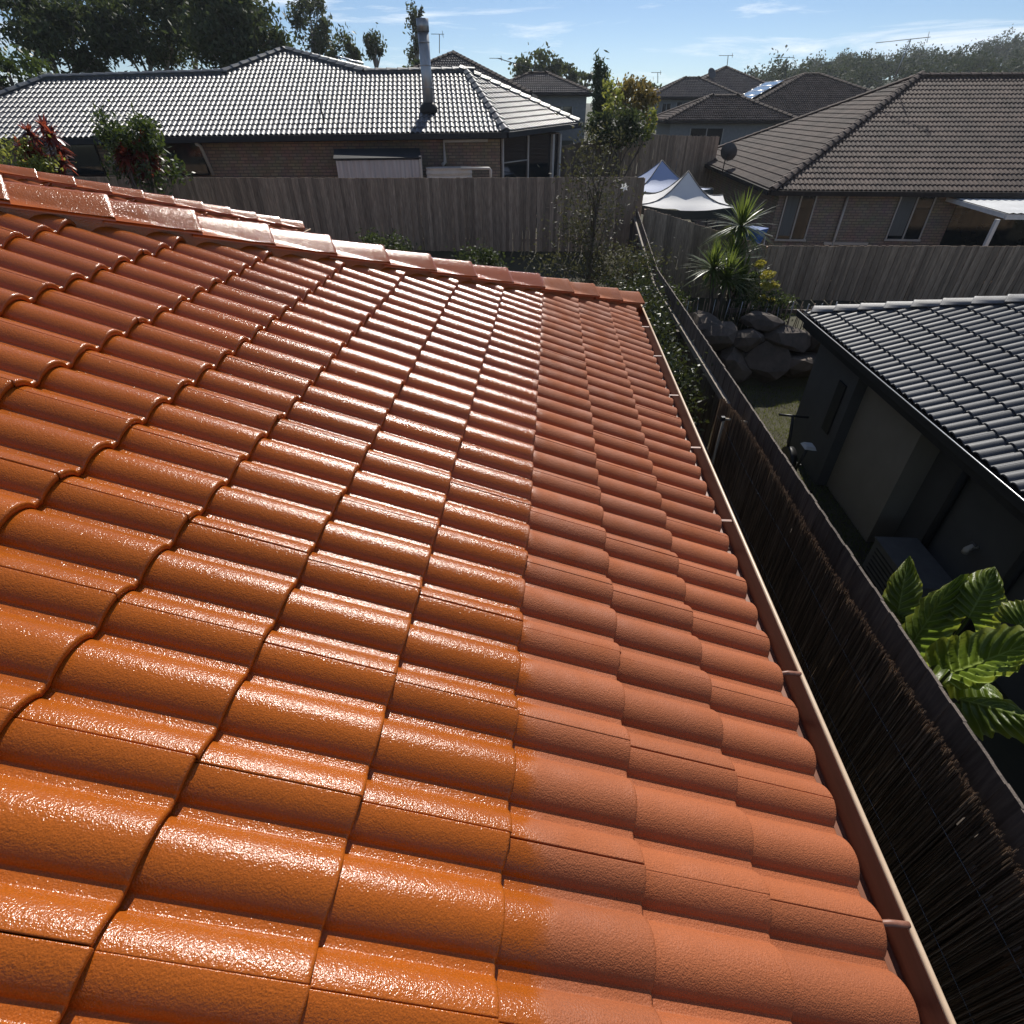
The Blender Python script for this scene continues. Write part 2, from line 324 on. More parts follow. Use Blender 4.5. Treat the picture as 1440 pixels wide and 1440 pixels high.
M['petal'] = leaf_mat('white petals', (.8, .8, .78), (.75, .75, .72), rough=.5, trans=.3, tcol=(.8, .8, .78))
M['black_plastic'] = simple('black plastic', (.02, .02, .022), rough=.5)
M['grey_paint'] = simple('grey appliance paint', (.16, .155, .15), (.13, .127, .123), spec=.2, rough=.85)

# ------------------------------------------------------------------ ground
def sstep(a, b, x):
    t = min(1, max(0, (x - a) / (b - a))); return t * t * (3 - 2 * t)
def ground_z(x, y):
    z = -2.62
    low = sstep(1.15, 1.7, x)                                              # the neighbouring block lies lower
    z -= 1.30 * low * (1 - sstep(12.7, 13.1, y)) + .30 * low * sstep(12.7, 13.1, y) * (1 - sstep(34, 42, y))
    z += 0.75 * sstep(9, 16, y) * (1 - sstep(0.6, 1.2, x))
    z += 0.35 * sstep(16.6, 17.3, y) * (1 - sstep(1.0, 2.2, x))
    z -= 0.4 * sstep(16.5, 17.5, y) * sstep(3.2, 5.5, x) * (1 - sstep(34, 42, y))
    z += 1.6 * sstep(34, 62, y) + 4.0 * sstep(62, 400, y)
    return z
xs = sorted(set([-420, -320, -230, -160, -110, -80, -60] + [round(-48 + i * 2.0, 2) for i in range(22)] + [round(-4 + i * .45, 2) for i in range(24)] + [8 + i * 2 for i in range(18)] + [50, 65, 90, 130, 200, 300, 420]))
ys = sorted(set([-60, -30, -15, -8, -4] + [round(-2 + i * .45, 2) for i in range(46)] + [20 + i * 2 for i in range(24)] + [72, 84, 100, 130, 180, 260, 400, 500, 630]))
V = [(x, y, ground_z(x, y)) for y in ys for x in xs]; nx = len(xs)
F = [(j * nx + i, j * nx + i + 1, (j + 1) * nx + i + 1, (j + 1) * nx + i) for j in range(len(ys) - 1) for i in range(nx - 1)]
link('ground', np_mesh('ground', V, F, M['ground'], True), kind='structure')

# ------------------------------------------------------------------ roof tiles
TW, TG, TH_ROLL, TH_LIP, STEP = .30, .3307, .036, .023, .025
def roll(u):
    s = (u / .15) % 1.0; d = min(s, 1 - s) * .15
    return 0.0 if d >= .0625 else TH_ROLL * (1 - (d / .0625) ** 2) ** .74
def tile_mesh(name, lod, mat):
    us = []
    if lod == 0:
        us = [(.0010, -.014), (.0010, -.0012), (.0018, -.0002), (.0030, 0), (.0045, 0)]
        marks = [.012, .022, .032, .042, .050, .055, .059, .061, .0624, .066, .084, .0876, .089, .091, .095, .099, .108, .118, .128, .139]
        us += [(m_, 0) for m_ in marks] + [(.15, 0)] + [(.15 + m_, 0) for m_ in marks] + [(TW - .0045, 0), (TW - .0030, 0), (TW - .0018, -.0002), (TW - .0010, -.0012), (TW - .0010, -.014)]
        rings = [(.012, -TH_LIP), (.001, -TH_LIP * .95), (0, -TH_LIP * .55), (.0006, -TH_LIP * .25), (.003, -TH_LIP * .07), (.007, 0), (.011, 0), (.12, 0), (.24, 0), (TG + .035, 0)]
    elif lod == 1:
        marks = [.02, .038, .052, .0585, .0622, .0878, .0915, .098, .112, .13]
        us = [(.0012, -.006), (.002, 0), (.005, 0)] + [(m_, 0) for m_ in marks] + [(.15, 0)] + [(.15 + m_, 0) for m_ in marks] + [(TW - .005, 0), (TW - .002, 0), (TW - .0012, -.006)]
        rings = [(.004, -TH_LIP), (0, -TH_LIP * .8), (0, -TH_LIP * .2), (.005, 0), (.011, 0), (TG + .03, 0)]
    else:
        marks = [.0, .034, .056, .070, .082, .096, .118]
        us = [(m_, 0) for m_ in marks] + [(.15 + m_, 0) for m_ in marks] + [(TW, 0)]
        rings = [(0, -TH_LIP * 1.1), (0, 0), (TG + .02, 0)]
    V, F = [], []
    for v, dh in rings:
        for u, e in us: V.append((u, v, roll(u) - TH_ROLL + e + dh - STEP * v / TG))
    n = len(us)
    for j in range(len(rings) - 1):
        for i in range(n - 1): F.append((j * n + i, j * n + i + 1, (j + 1) * n + i + 1, (j + 1) * n + i))
    return np_mesh(name, V, F, mat, lod < 2)
_tile_cache = {}
def get_tile(lod, mat):
    k = (lod, mat.name)
    if k not in _tile_cache: _tile_cache[k] = tile_mesh('tile', lod, mat)
    return _tile_cache[k]
def pip(pt, poly):
    x, y = pt; c = False; n = len(poly)
    for i in range(n):
        (x1, y1), (x2, y2) = poly[i], poly[(i + 1) % n]
        if (y1 > y) != (y2 > y) and x < (x2 - x1) * (y - y1) / (y2 - y1) + x1: c = not c
    return c
def seg_hits(a, b, x0, x1, y0, y1):
    t0, t1 = 0.0, 1.0; dx, dy = b[0] - a[0], b[1] - a[1]
    for p, q in ((-dx, a[0] - x0), (dx, x1 - a[0]), (-dy, a[1] - y0), (dy, y1 - a[1])):
        if abs(p) < 1e-12:
            if q < 0: return False
        else:
            r = q / p
            if p < 0: t0 = max(t0, r)
            else: t1 = min(t1, r)
            if t0 > t1: return False
    return True
def frame_of(poly):
    p0, p1 = Vector(poly[0]), Vector(poly[1]); eu = (p1 - p0).normalized()
    c = sum((Vector(p) for p in poly), Vector()) / len(poly)
    n = eu.cross(c - p0).normalized()
    if n.z < 0: n = -n
    ev = n.cross(eu).normalized()
    return p0, eu, ev, n
def lay_tiles(faces, parent, lod, mat, most=300, u_shift=0.0, over=0.0, jitter=.0012, skip=None):
    """faces: 3-D polygons whose first edge is the eave. The tiles showing largest become objects, the rest one mesh."""
    base = get_tile(lod, mat); jobs = []
    for poly in faces:
        p0, eu, ev, n = frame_of(poly)
        uv = [((Vector(p) - p0).dot(eu), (Vector(p) - p0).dot(ev)) for p in poly]
        edges = [(uv[i], uv[(i + 1) % len(uv)]) for i in range(1, len(uv))]
        cen = (sum(q[0] for q in uv) / len(uv), sum(q[1] for q in uv) / len(uv))
        area = sum(uv[i][0] * uv[(i + 1) % len(uv)][1] - uv[(i + 1) % len(uv)][0] * uv[i][1] for i in range(len(uv)))
        umin, umax = min(q[0] for q in uv), max(q[0] for q in uv); vmax = max(q[1] for q in uv)
        for j in range(int(vmax / TG) + 2):
            v0 = j * TG - over
            for i in range(int(math.floor((umin - u_shift) / TW)) - 1, int((umax - u_shift) / TW) + 2):
                u0 = i * TW + u_shift
                x0, x1, y0, y1 = u0 + .004, u0 + TW - .004, v0 + .004, v0 + TG
                cut = [e for e in edges if seg_hits(e[0], e[1], x0, x1, y0, y1)]
                c2 = ((x0 + x1) / 2, max((y0 + y1) / 2, 0.02))
                if not cut and not pip(c2, uv): continue
                o = p0 + eu * (u0 + rnd.uniform(-1, 1) * jitter) + ev * (v0 + rnd.uniform(-1, 1) * jitter * 2) + n * rnd.uniform(-1, .6) * jitter
                Mx = Matrix(((eu.x, ev.x, n.x, o.x), (eu.y, ev.y, n.y, o.y), (eu.z, ev.z, n.z, o.z), (0, 0, 0, 1)))
                Mx = Mx @ Matrix.Rotation(rnd.gauss(0, 1) * jitter * .8, 4, 'Z')
                me = base
                if cut:
                    bm = bmesh.new(); bm.from_mesh(base)
                    for a, b in cut:
                        nrm = Vector((b[1] - a[1], -(b[0] - a[0]), 0)); nrm *= (1 if area > 0 else -1)
                        bmesh.ops.bisect_plane(bm, geom=bm.verts[:] + bm.edges[:] + bm.faces[:], dist=1e-5, plane_co=(a[0] - u0, a[1] - v0, 0), plane_no=nrm.normalized(), clear_outer=True)
                    if len(bm.faces) < 3: bm.free(); continue
                    me = bpy.data.meshes.new('tile'); bm.to_mesh(me); bm.free()
                    if not me.materials: me.materials.append(mat)
                mid = o + eu * TW / 2 + ev * TG / 2
                seen = in_frame(mid) and (CAM - mid).dot(n) > 0
                jobs.append(((0 if seen else 1, (mid - CAM).length), Mx, me))
    jobs.sort(key=lambda j: j[0])
    for k, (key, Mx, me) in enumerate(jobs):
        if k >= most or (key[0] == 1): break
        link('tile', me, parent, Mx)
    else: k = len(jobs)
    rest = jobs[k:]
    if rest:
        Vs, Ts, b = [], [], 0
        cache = {}
        for key, Mx, me in rest:
            if me not in cache:
                co = np.empty(len(me.vertices) * 3, np.float32); me.vertices.foreach_get('co', co)
                me.calc_loop_triangles(); tr = np.empty(len(me.loop_triangles) * 3, np.int32); me.loop_triangles.foreach_get('vertices', tr)
                cache[me] = (co.reshape(-1, 3), tr.reshape(-1, 3))
            co, tr = cache[me]; A = np.array(Mx, np.float32)
            Vs.append(co @ A[:3, :3].T + A[:3, 3]); Ts.append(tr + b); b += len(co)
        o = link('tiling', np_mesh('tiling', np.concatenate(Vs), np.concatenate(Ts), mat, lod < 2), parent)
        o['kind'] = 'stuff'; o['label'] = 'the remaining roof tiles of the same roof'
    return k
def cap_mesh(name, mat, hw=.125, hh=.092, ln=.42, fine=True):
    # V-shaped ridge capping, x runs up the hip, lower end wider and thicker
    prof = [(-hw, -hh), (-hw * .55, -hh * .50), (-hw * .12, -hh * .06), (0, 0), (hw * .12, -hh * .06), (hw * .55, -hh * .50), (hw, -hh)]
    rings = [(0.0, 1.0, -.020, 1), (0.0, 1.02, -.004, 0), (.004, 1.04, .002, 0), (.02, 1.04, .003, 0), (.05, 1.03, .0, 0), (ln, .93, -.008, 0)]
    V, F = [], []; n = len(prof)
    for x, k, dz, _ in rings:
        for y, z in prof: V.append((x, y * k, z * k + dz))
    for j in range(len(rings) - 1):
        for i in range(n - 1): F.append((j * n + i, j * n + i + 1, (j + 1) * n + i + 1, (j + 1) * n + i)[::-1])
    b = len(V)
    for x, k, dz, _ in (rings[0], rings[-1]):
        for y, z in prof: V.append((x, y * k * .97, z * k + dz - (.0 if x == 0 else .018)))
    for i in range(n - 1): F.append((b + i, b + i + 1, b + n + i + 1, b + n + i))
    for e in (0, n - 1):   # bottom edges
        F.append(((len(rings) - 1) * n + e, 1 * n + e, b + e, b + n + e))
    me = np_mesh(name, V, F, mat); return me
_cap_cache = {}
def lay_caps(a, b, parent, mat, lift=.10, exposure=.38, hw=.125, hh=.092, bed=None, start=0.0, bedw=.74):
    """ridge caps from the low end a to the high end b"""
    a, b = Vector(a), Vector(b); t = (b - a); ln = t.length; t.normalize()
    side = Vector((0, 0, 1)).cross(t).normalized(); up = t.cross(side)
    key = (mat.name, hw, hh)
    if key not in _cap_cache: _cap_cache[key] = cap_mesh('ridge_cap', mat, hw, hh)
    n = int((ln - start) / exposure)
    for i in range(n + 1):
        s = start + i * exposure
        if s > ln - .1: break
        o = a + t * s + up * (lift + rnd.uniform(-.002, .002)) + side * rnd.uniform(-.003, .003)
        Mx = Matrix(((t.x, side.x, up.x, o.x), (t.y, side.y, up.y, o.y), (t.z, side.z, up.z, o.z), (0, 0, 0, 1)))
        Mx = Mx @ Matrix.Rotation(math.radians(2.2), 4, 'Y') @ Matrix.Rotation(rnd.gauss(0, .006), 4, 'X') @ Matrix.Rotation(rnd.gauss(0, .006), 4, 'Z')
        link('ridge_cap', _cap_cache[key], parent, Mx)
    if bed:
        w = hw * bedw
        MB().sweep([(-w, -.15 + lift - .04), (-w, lift - hh * bedw - .035), (0, lift - .06), (w, lift - hh * bedw - .035), (w, -.15 + lift - .04)], a + t * .02, b, closed=True).build('mortar_bed', bed, parent)
def slab(faces, name, mat, parent, off=-.10, skip_under=True):
    mb = MB()
    for poly in faces:
        p0, eu, ev, n = frame_of(poly); pts = [Vector(p) + n * off for p in poly]; mb.poly(pts)
        mb.poly([p - n * .03 for p in pts][::-1])
    return mb.build(name, mat, parent)

# ------------------------------------------------------------------ our house with the terracotta roof
TA = math.tan(math.radians(21.42)); T_ = 4.4; YC = 5.36
def zr(t): return t * TA
house = thing('house', 'house under the freshly painted terracotta tile roof filling the front', 'house', (-4.5, 0, -2.62))
WX, WY = -5.03, 9.31
f_main = [(0, -3.6, 0), (0, YC, 0), (-T_, YC - T_, zr(T_)), (-T_, -3.6, zr(T_))]
f_end = [(0, YC, 0), (WX, YC, 0), (WX - T_, YC - T_, zr(T_)), (-T_, YC - T_, zr(T_))]
f_wing = [(WX, YC, 0), (WX, WY, 0), (WX - T_, WY - T_, zr(T_)), (WX - T_, YC - T_, zr(T_))]
f_wend = [(WX, WY, 0), (WX - 2 * T_, WY, 0), (WX - T_, WY - T_, zr(T_))]
f_back = [(WX - 2 * T_, WY, 0), (WX - 2 * T_, -3.6, 0), (-T_, -3.6, zr(T_)), (-T_, YC - T_, zr(T_)), (WX - T_, YC - T_, zr(T_)), (WX - T_, WY - T_, zr(T_))]
roof = slab([f_main, f_end, f_wing, f_wend, f_back], 'roof', M['underlay'], house, off=-.105)
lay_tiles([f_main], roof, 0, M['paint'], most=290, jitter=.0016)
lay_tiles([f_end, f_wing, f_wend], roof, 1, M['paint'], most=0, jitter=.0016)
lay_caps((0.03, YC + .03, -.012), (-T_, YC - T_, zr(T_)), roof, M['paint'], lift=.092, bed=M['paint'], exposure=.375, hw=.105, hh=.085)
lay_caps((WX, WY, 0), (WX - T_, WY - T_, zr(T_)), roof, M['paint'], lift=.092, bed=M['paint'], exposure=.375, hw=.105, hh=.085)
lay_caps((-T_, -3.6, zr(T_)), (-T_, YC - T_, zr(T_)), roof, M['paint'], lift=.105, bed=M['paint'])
GUT = [(-.05, -.105), (-.05, -.150), (.074, -.150), (.0815, -.046), (.0865, -.046), (.080, -.156), (-.056, -.156), (-.056, -.105)]
def gutter(a, b, parent, mat, rim, r=.0085):
    g = MB().sweep(GUT, a, b, closed=True).build('gutter', mat, parent)
    a, b = Vector(a), Vector(b); t = (b - a).normalized(); s = t.cross(Vector((0, 0, 1)))
    n = 8; mb = MB()
    pts = [a + s * .0845 + Vector((0, 0, -.042)) + t * ((b - a).length * i / n) for i in range(n + 1)]
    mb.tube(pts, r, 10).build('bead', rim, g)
    return g
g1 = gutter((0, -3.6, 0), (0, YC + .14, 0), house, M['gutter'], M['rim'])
for y in (-.85, .012, .77, 1.70, 2.43, 3.18, 3.95, 4.7):
    near = y < 1.0
    mb = MB()
    if near: mb.tube([(-.03, y, -.058), (.035, y, -.036), (.082, y, -.040)], .0085, 8)
    else: mb.box((.03, y, -.052), (.11, .016, .004))
    mb.build('gutter_strap', M['gutter'], g1)
MB().box2((-.056, YC + .134, -.150), (.084, YC + .14, -.045)).build('end_cap', M['gutter'], g1)
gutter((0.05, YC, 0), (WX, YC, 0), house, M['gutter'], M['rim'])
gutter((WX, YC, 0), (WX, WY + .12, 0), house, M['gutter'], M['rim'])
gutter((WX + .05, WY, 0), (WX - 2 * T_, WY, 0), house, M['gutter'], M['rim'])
mb = MB()
mb.box2((-.085, -3.6, -.29), (-.06, YC - .06, -.13)); mb.box2((WX - .085, YC, -.29), (WX - .06, WY - .06, -.13)); mb.build('fascia', M['gutter'], house)
mb = MB(); mb.box2((-.6, -3.6, -2.7), (-8, YC - .6, -.15)); mb.box2((WX - .6, YC - .6, -2.7), (WX - 8, WY - .6, -.15)); mb.build('wall', M['brick_red'], house)
mb = MB(); mb.box2((-.6, -3.6, -.30), (-.09, YC - .1, -.28)); mb.build('soffit', M['cream'], house)

# ------------------------------------------------------------------ charcoal-walled neighbour with the black tiled roof
nb = thing('charcoal_house', 'charcoal rendered house with black tile roof beyond the reed screened fence', 'house', (8, 4, -3.9))
NX, NY, NZ, NT = 3.787, 9.94, -1.365, 5.4; NY0 = -4.0; NG = -3.95
f1 = [(NX, NY, NZ), (NX, NY0, NZ), (NX + NT, NY0, NZ + NT * TA), (NX + NT, NY - NT, NZ + NT * TA)]
f2 = [(NX + 2 * NT, NY, NZ), (NX, NY, NZ), (NX + NT, NY - NT, NZ + NT * TA)]
f3 = [(NX + 2 * NT, NY0, NZ), (NX + 2 * NT, NY, NZ), (NX + NT, NY - NT, NZ + NT * TA), (NX + NT, NY0, NZ + NT * TA)]
nroof = slab([f1, f2, f3], 'roof', M['underlay'], nb, off=-.10)
lay_tiles([f1], nroof, 1, M['black_tile'], most=300)
lay_tiles([f2, f3], nroof, 2, M['black_tile'], most=0)
lay_caps((NX + .12, NY - .12, NZ + .03), (NX + NT, NY - NT, NZ + NT * TA), nroof, M['black_cap'], lift=.08, bed=M['black_tile'], hw=.12, hh=.075)
GN = [(.05, -.075), (.05, -.150), (-.060, -.130), (-.073, -.030), (-.078, -.030), (-.066, -.136), (.056, -.156), (.056, -.075)]
ng = MB().sweep(GN, (NX, NY0, NZ), (NX, NY + .1, NZ), closed=True).build('gutter', M['fascia_dark'], nb)
MB().tube([(NX - .075, NY0, NZ - .026), (NX - .075, NY + .1, NZ - .026)], .008, 6).build('bead', M['alu'], ng)
MB().box2((NX + .06, NY0, NZ - .30), (NX + .08, NY - .02, NZ - .08)).build('fascia', M['fascia_dark'], nb)
MB().box2((NX + .082, NY0, NZ - .305), (NX + 1.3, NY - .1, NZ - .29)).build('soffit', M['fascia_dark'], nb)
MB().box2((4.30, 6.42, NG), (9, 8.02, NZ - .306)).build('wall', M['render_light'], nb, label='taupe rendered wall bay, lightened for bounced light')
MB().box2((4.12, 8.023, NG), (14, 9.60, NZ - .306)).build('wall', M['render_dark'], nb)
MB().box2((4.66, NY0, NG), (14, 6.417, NZ - .306)).build('wall', M['render_dark'], nb)
for y, r in ((5.75, .05), (4.42, .055)):
    MB().tube([(4.60, y, NZ - .31), (4.60, y, NG)], r, 10).build('downpipe', M['fascia_dark'], nb)
MB().box2((4.118, 8.25, -3.0), (4.09, 8.5, -2.1)).build('window', M['fascia_dark'], nb)
lt = MB(); lp = P(1372, 771, 'x', 4.64)
lt.tube([lp + Vector((.02, 0, .02)), lp + Vector((-.06, 0, .03)), lp + Vector((-.10, .0, -.02)), lp + Vector((-.09, .01, -.08))], [.025, .028, .036, .04], 10)
lt.tube([lp + Vector((.02, .06, -.06)), lp + Vector((-.06, .05, -.06))], .022, 8)
t = thing('wall_tap', 'small pale hose tap on the charcoal wall above the big leaves', 'tap', lp)
lt.build('spout', M['pvc'], t); MB().tube([lp + Vector((-.05, -.04, .06)), lp + Vector((-.05, .05, .06))], .012, 8).build('handle', M['grey_paint'], t)
ac = thing('air_conditioner', 'grey outdoor air conditioner against the charcoal wall behind the big leaves', 'air conditioner', (4.25, 5.3, NG))
MB().box2((3.95, 4.80, NG + .08), (4.50, 5.80, -3.36)).build('casing', M['grey_paint'], ac)
MB().box2((3.93, 4.78, -3.355), (4.52, 5.82, -3.33)).build('lid', M['grey_paint'], ac)
mb = MB()
for k in range(6): mb.box2((3.940, 4.9, NG + .14 + k * .07), (3.946, 5.7, NG + .16 + k * .07))
mb.build('grille', M['black_plastic'], ac)
for y in (4.95, 5.65): MB().box2((3.97, y - .04, NG), (4.48, y + .04, NG + .078)).build('foot', M['black_plastic'], ac)

# ------------------------------------------------------------------ boundary fences
def unit_board(name, mat, w=.1, th=.016):
    mb = MB(); mb.box((0, 0, -.5), (w, th, 1.0)); return mb.mesh(name, mat)
BOARD = {k: unit_board('paling', M[k]) for k in ('timber', 'timber_dark')}
def fence(name, label, pts, hts, mat, step=.094, rail_side=1, rails=(.25, .95, 1.55), post_step=2.4, group=None, lean=.006, ragged=.012, rail_mat=None, proud=.03, gaps=0, lap=1.0, drop=.03, near_rails=False):
    """pts: top line (3-D points); hts: board length at each; rails and posts stand on rail_side of the line."""
    pts = [Vector(p) for p in pts]; t = thing(name, label, 'fence', (pts[0].x, pts[0].y, pts[0].z - hts[0]), group)
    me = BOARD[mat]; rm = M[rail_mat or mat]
    for k in range(len(pts) - 1):
        a, b = pts[k], pts[k + 1]; d = b - a; hl = Vector((d.x, d.y, 0)).length; e = Vector((d.x, d.y, 0)).normalized(); s = Vector((-e.y, e.x, 0)) * rail_side
        n = int(hl / step)
        for i in range(n):
            f = (i + .5) / n; p = a + d * f; h = hts[k] + (hts[k + 1] - hts[k]) * f
            p = p - s * (.010 if i % 2 else -.006) * lap + Vector((0, 0, rnd.uniform(-1, 1) * ragged))
            sc = rnd.uniform(.94, 1.06)
            Mx = Matrix(((e.x * sc, -e.y, 0, p.x), (e.y * sc, e.x, 0, p.y), (0, 0, h, p.z), (0, 0, 0, 1)))
            Mx = Mx @ Matrix.Rotation(rnd.gauss(0, lean), 4, 'Y')
            link('paling', me, t, Mx)
        for r in rails:
            if near_rails and k == 0 and r < .4: r = .46
            if r < hts[k]:
                q = Vector((0, 0, -r)) + s * (.035)
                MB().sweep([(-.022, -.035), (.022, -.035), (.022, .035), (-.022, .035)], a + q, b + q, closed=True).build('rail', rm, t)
        m = max(1, int(round(hl / post_step)))
        for i in range(m + (1 if k == len(pts) - 2 else 0)):
            p = a + d * (i / m) + s * .075; h = hts[k]
            MB().box((p.x, p.y, p.z - h / 2 - drop), (.085, .085, h)).build('post', M[mat], t)
    return t
# side fence running away between the two yards
FX = 1.10
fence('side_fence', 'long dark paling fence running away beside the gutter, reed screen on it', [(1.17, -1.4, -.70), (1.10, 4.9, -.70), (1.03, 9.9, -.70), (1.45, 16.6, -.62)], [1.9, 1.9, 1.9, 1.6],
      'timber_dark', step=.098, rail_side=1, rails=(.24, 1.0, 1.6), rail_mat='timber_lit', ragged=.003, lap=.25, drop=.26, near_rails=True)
# reed screen, wired to the house side of that fence
rs = thing('reed_screen', 'dark brushwood reed screen wired to the near stretch of side fence', 'reed screen', (1.0, 1.8, -2.6))
Vr, Fr = [], []; b = 0
y = -1.35
while y < 4.85:
    fx = 1.165 - .0111 * (y + 1.35)
    x = fx - .135 + nrg.normal(0, .006); top = -.745 + nrg.normal(0, .008) + .012 * math.sin(y * 2.1) - (.10 * max(0, (y - 4.2)) if y > 4.2 else 0); lean = nrg.normal(0, .012); bot = -2.62; r = nrg.uniform(.0022, .0042)
    lx = nrg.normal(0, .006)
    for k in range(3):
        a = k * 2.094 + .5
        Vr.append((x + r * math.cos(a), y + r * math.sin(a), bot)); Vr.append((x + lx + r * math.cos(a), y + lean + r * math.sin(a), top))
    for k in range(3):
        k2 = (k + 1) % 3; Fr.append((b + 2 * k, b + 2 * k2, b + 2 * k2 + 1, b + 2 * k + 1))
    b += 6; y += nrg.uniform(.0014, .0036)
o = link('reeds', np_mesh('reeds', Vr, Fr, M['reed']), rs); o['kind'] = 'stuff'
for z in (-1.02, -1.45, -1.95, -2.4):
    MB().tube([(1.165 - .0111 * (yy + 1.35) - .148, yy, z + .012 * math.sin(yy * 3)) for yy in np.linspace(-1.35, 4.85, 24)], .0018, 4).build('binding_wire', M['galv'], rs)
# fold-down clothes line frame in the side passage
cl = thing('clothesline', 'cream folded clothesline frame beside the gutter and side fence', 'clothesline', (.9, 4.35, -1.9))
a1, a2 = P(1018, 589, 'x', .90), P(1046, 592, 'x', .96)
a2 = Vector((a1.x + .20, a1.y - .10, a1.z + .02))
MB().tube([a1, a2], .013, 8).build('top_bar', M['cream'], cl)
for q, r in ((a1, .013), (a1.lerp(a2, .38), .005), (a1.lerp(a2, .70), .005)):
    MB().tube([q, q - Vector((0, 0, 1.05))], r, 8).build('upright', M['cream'], cl)
MB().box(a1 + Vector((-.01, 0, .005)), (.035, .035, .035)).build('bracket', M['dark_metal'], cl)
MB().tube([a1 - Vector((0, 0, 1.05)), a2 - Vector((0, 0, 1.05))], .013, 8).build('lower_bar', M['cream'], cl)
# back fence of our yard
fa, fb = P(120, 251, 'y', 16.6), P(906, 249, 'y', 16.8)
fa = Vector((fa.x - 6, 16.5, 0.0)); 
fence('back_fence', 'long weathered grey paling fence across the back yard below the brick house', [fa, (-6.8, 16.65, .03), (fb.x, fb.y, fb.z)], [1.75, 1.80, 1.95], 'timber', rail_side=1, ragged=.010, step=.096)
# fence slanting forward from it, under the gazebos, then across in front of the brown roofed house
c1, c2 = P(909, 293, 'y', 16.5), P(996, 320, 'y', 16.45); c3 = P(1078, 346, 'y', 16.4)
fence('slanting_fence', 'short grey paling fence slanting down below the white gazebo', [c1, c2, c3], [1.9, 1.9, 1.7], 'timber', rail_side=1, ragged=.012)
fence('neighbour_fence', 'dark paling fence in front of the house with the satellite dish', [c3 + Vector((.05, 0, .01)), P(1440, 346, 'y', 16.4), P(1440, 346, 'y', 16.4) + Vector((6, 0, 0))], [1.8, 1.9, 1.9], 'timber', rail_side=1, ragged=.010, lean=.01)
fence('far_fence', 'far grey paling fence below the solar panelled roof', [P(866, 188, 'y', 29), P(940, 190, 'y', 30), P(1012, 192, 'y', 31)], [2.1, 2.1, 2.1], 'timber', ragged=.02)
fence('hidden_yard_fence', 'far dark fence strip behind the leafy shrub and porch', [P(790, 205, 'y', 27), P(872, 190, 'y', 28.5)], [2.0, 2.1], 'timber_dark')

# ------------------------------------------------------------------ tan brick house with the glossy charcoal roof
lh = thing('tan_brick_house', 'tan brick house with glossy charcoal tile roof behind the back fence', 'house', (-9, 22, -1.5))
C0, Lc, C1 = P(712, 183, 'y', 20.0), P(-75, 194, 'y', 17.2), P(815, 170, 'y', 23.4)
eu = (C0 - Lc).normalized(); hb = Vector((-eu.y, eu.x, 0)).normalized()
fn = eu.cross(hb * math.cos(math.radians(21.4)) + Vector((0, 0, 1)) * math.sin(math.radians(21.4))).normalized()
R1, Bp, Ap, Lr, Ll, Lh = [on_plane(x, y, C0, fn) for x, y in ((655, 97), (512, 99), (400, 67), (312, 100), (62, 108), (-75, 160))]
Ep = P(517, 95, 'y', 32.0); Bk = Vector((Ll.x - 1, Ll.y + 9, C0.z)); 
ff = [Lc, C0, R1, Bp, Ap, Lr, Ll, Lh]; fs = [C0, C1, R1]; fr = [Bp, Ep, Ap]
lroof = slab([ff, fs, fr, [C1, Vector((-4, 31, 1.0)), Bp, R1], [Vector((-12, 33, 1.0)), Bk, Ll, Lr]], 'roof', M['underlay'], lh, off=-.10)
lay_tiles([ff, fs, fr], lroof, 1, M['char_tile'], most=300, jitter=.002)
for a, b in ((C0, R1), (C1, R1), (Bp, R1), (Bp, Ap), (Lr, Ap), (Ll, Lr), (Lh, Ll)):
    lay_caps(a, b, lroof, M['char_cap'], lift=.075, hw=.14, hh=.07, bed=M['char_cap'], bedw=.7)
lay_caps(Ep, Ap, lroof, M['char_cap'], lift=.05, hw=.14, hh=.07)
def eave_trim(a, b, parent, mat, out_dir, depth=.14):
    a, b = Vector(a), Vector(b); o = out_dir.normalized()
    mb = MB(); q = [a + o * .1, b + o * .1, b - o * .03, a - o * .03]
    lo = [p - Vector((0, 0, .06 + depth)) for p in q]; hi = [p - Vector((0, 0, .05)) for p in q]
    mb.poly(lo[::-1]); mb.poly(hi); 
    for i in range(4): j = (i + 1) % 4; mb.poly([lo[i], lo[j], hi[j], hi[i]])
    return mb.build('gutter', mat, parent)
eave_trim(Lc, C0, lh, M['fascia_dark'], -hb)
sd = (C1 - C0); sd.z = 0; sd.normalize(); so = Vector((sd.y, -sd.x, 0))
eave_trim(C0, C1, lh, M['fascia_dark'], so)
# walls: brick front, glazed porch on the end
eh = Vector((eu.x, eu.y, 0)).normalized()
W0 = C0 + hb * .55 - eh * .15; WL = Lc + hb * .55; W1 = C1 - so * .5 - sd * .5
def wall_quad(mb, a, b, z0, z1, th, nrm):
    n = nrm.normalized() * th; p = [Vector((a.x, a.y, z0)), Vector((b.x, b.y, z0)), Vector((b.x, b.y, z1)), Vector((a.x, a.y, z1))]
    q = [v + n for v in p]; mb.poly(p); mb.poly(q[::-1])
    for i in range(4): j = (i + 1) % 4; mb.poly([p[j], p[i], q[i], q[j]])
mb = MB(); wall_quad(mb, WL, W0, -1.7, C0.z - .12, .2, hb); mb.build('wall', M['brick_brown'], lh)
mb = MB(); so3 = [Lc + hb * .05, C0 + hb * .05, W0 + hb * .1, WL + hb * .1]; mb.poly([p - Vector((0, 0, .2)) for p in so3]); mb.poly([p - Vector((0, 0, .22)) for p in so3][::-1]); mb.build('soffit', M['fascia_dark'], lh)
def on_front(px, py, out=0.0): return on_plane(px, py, W0 - hb * out, hb)
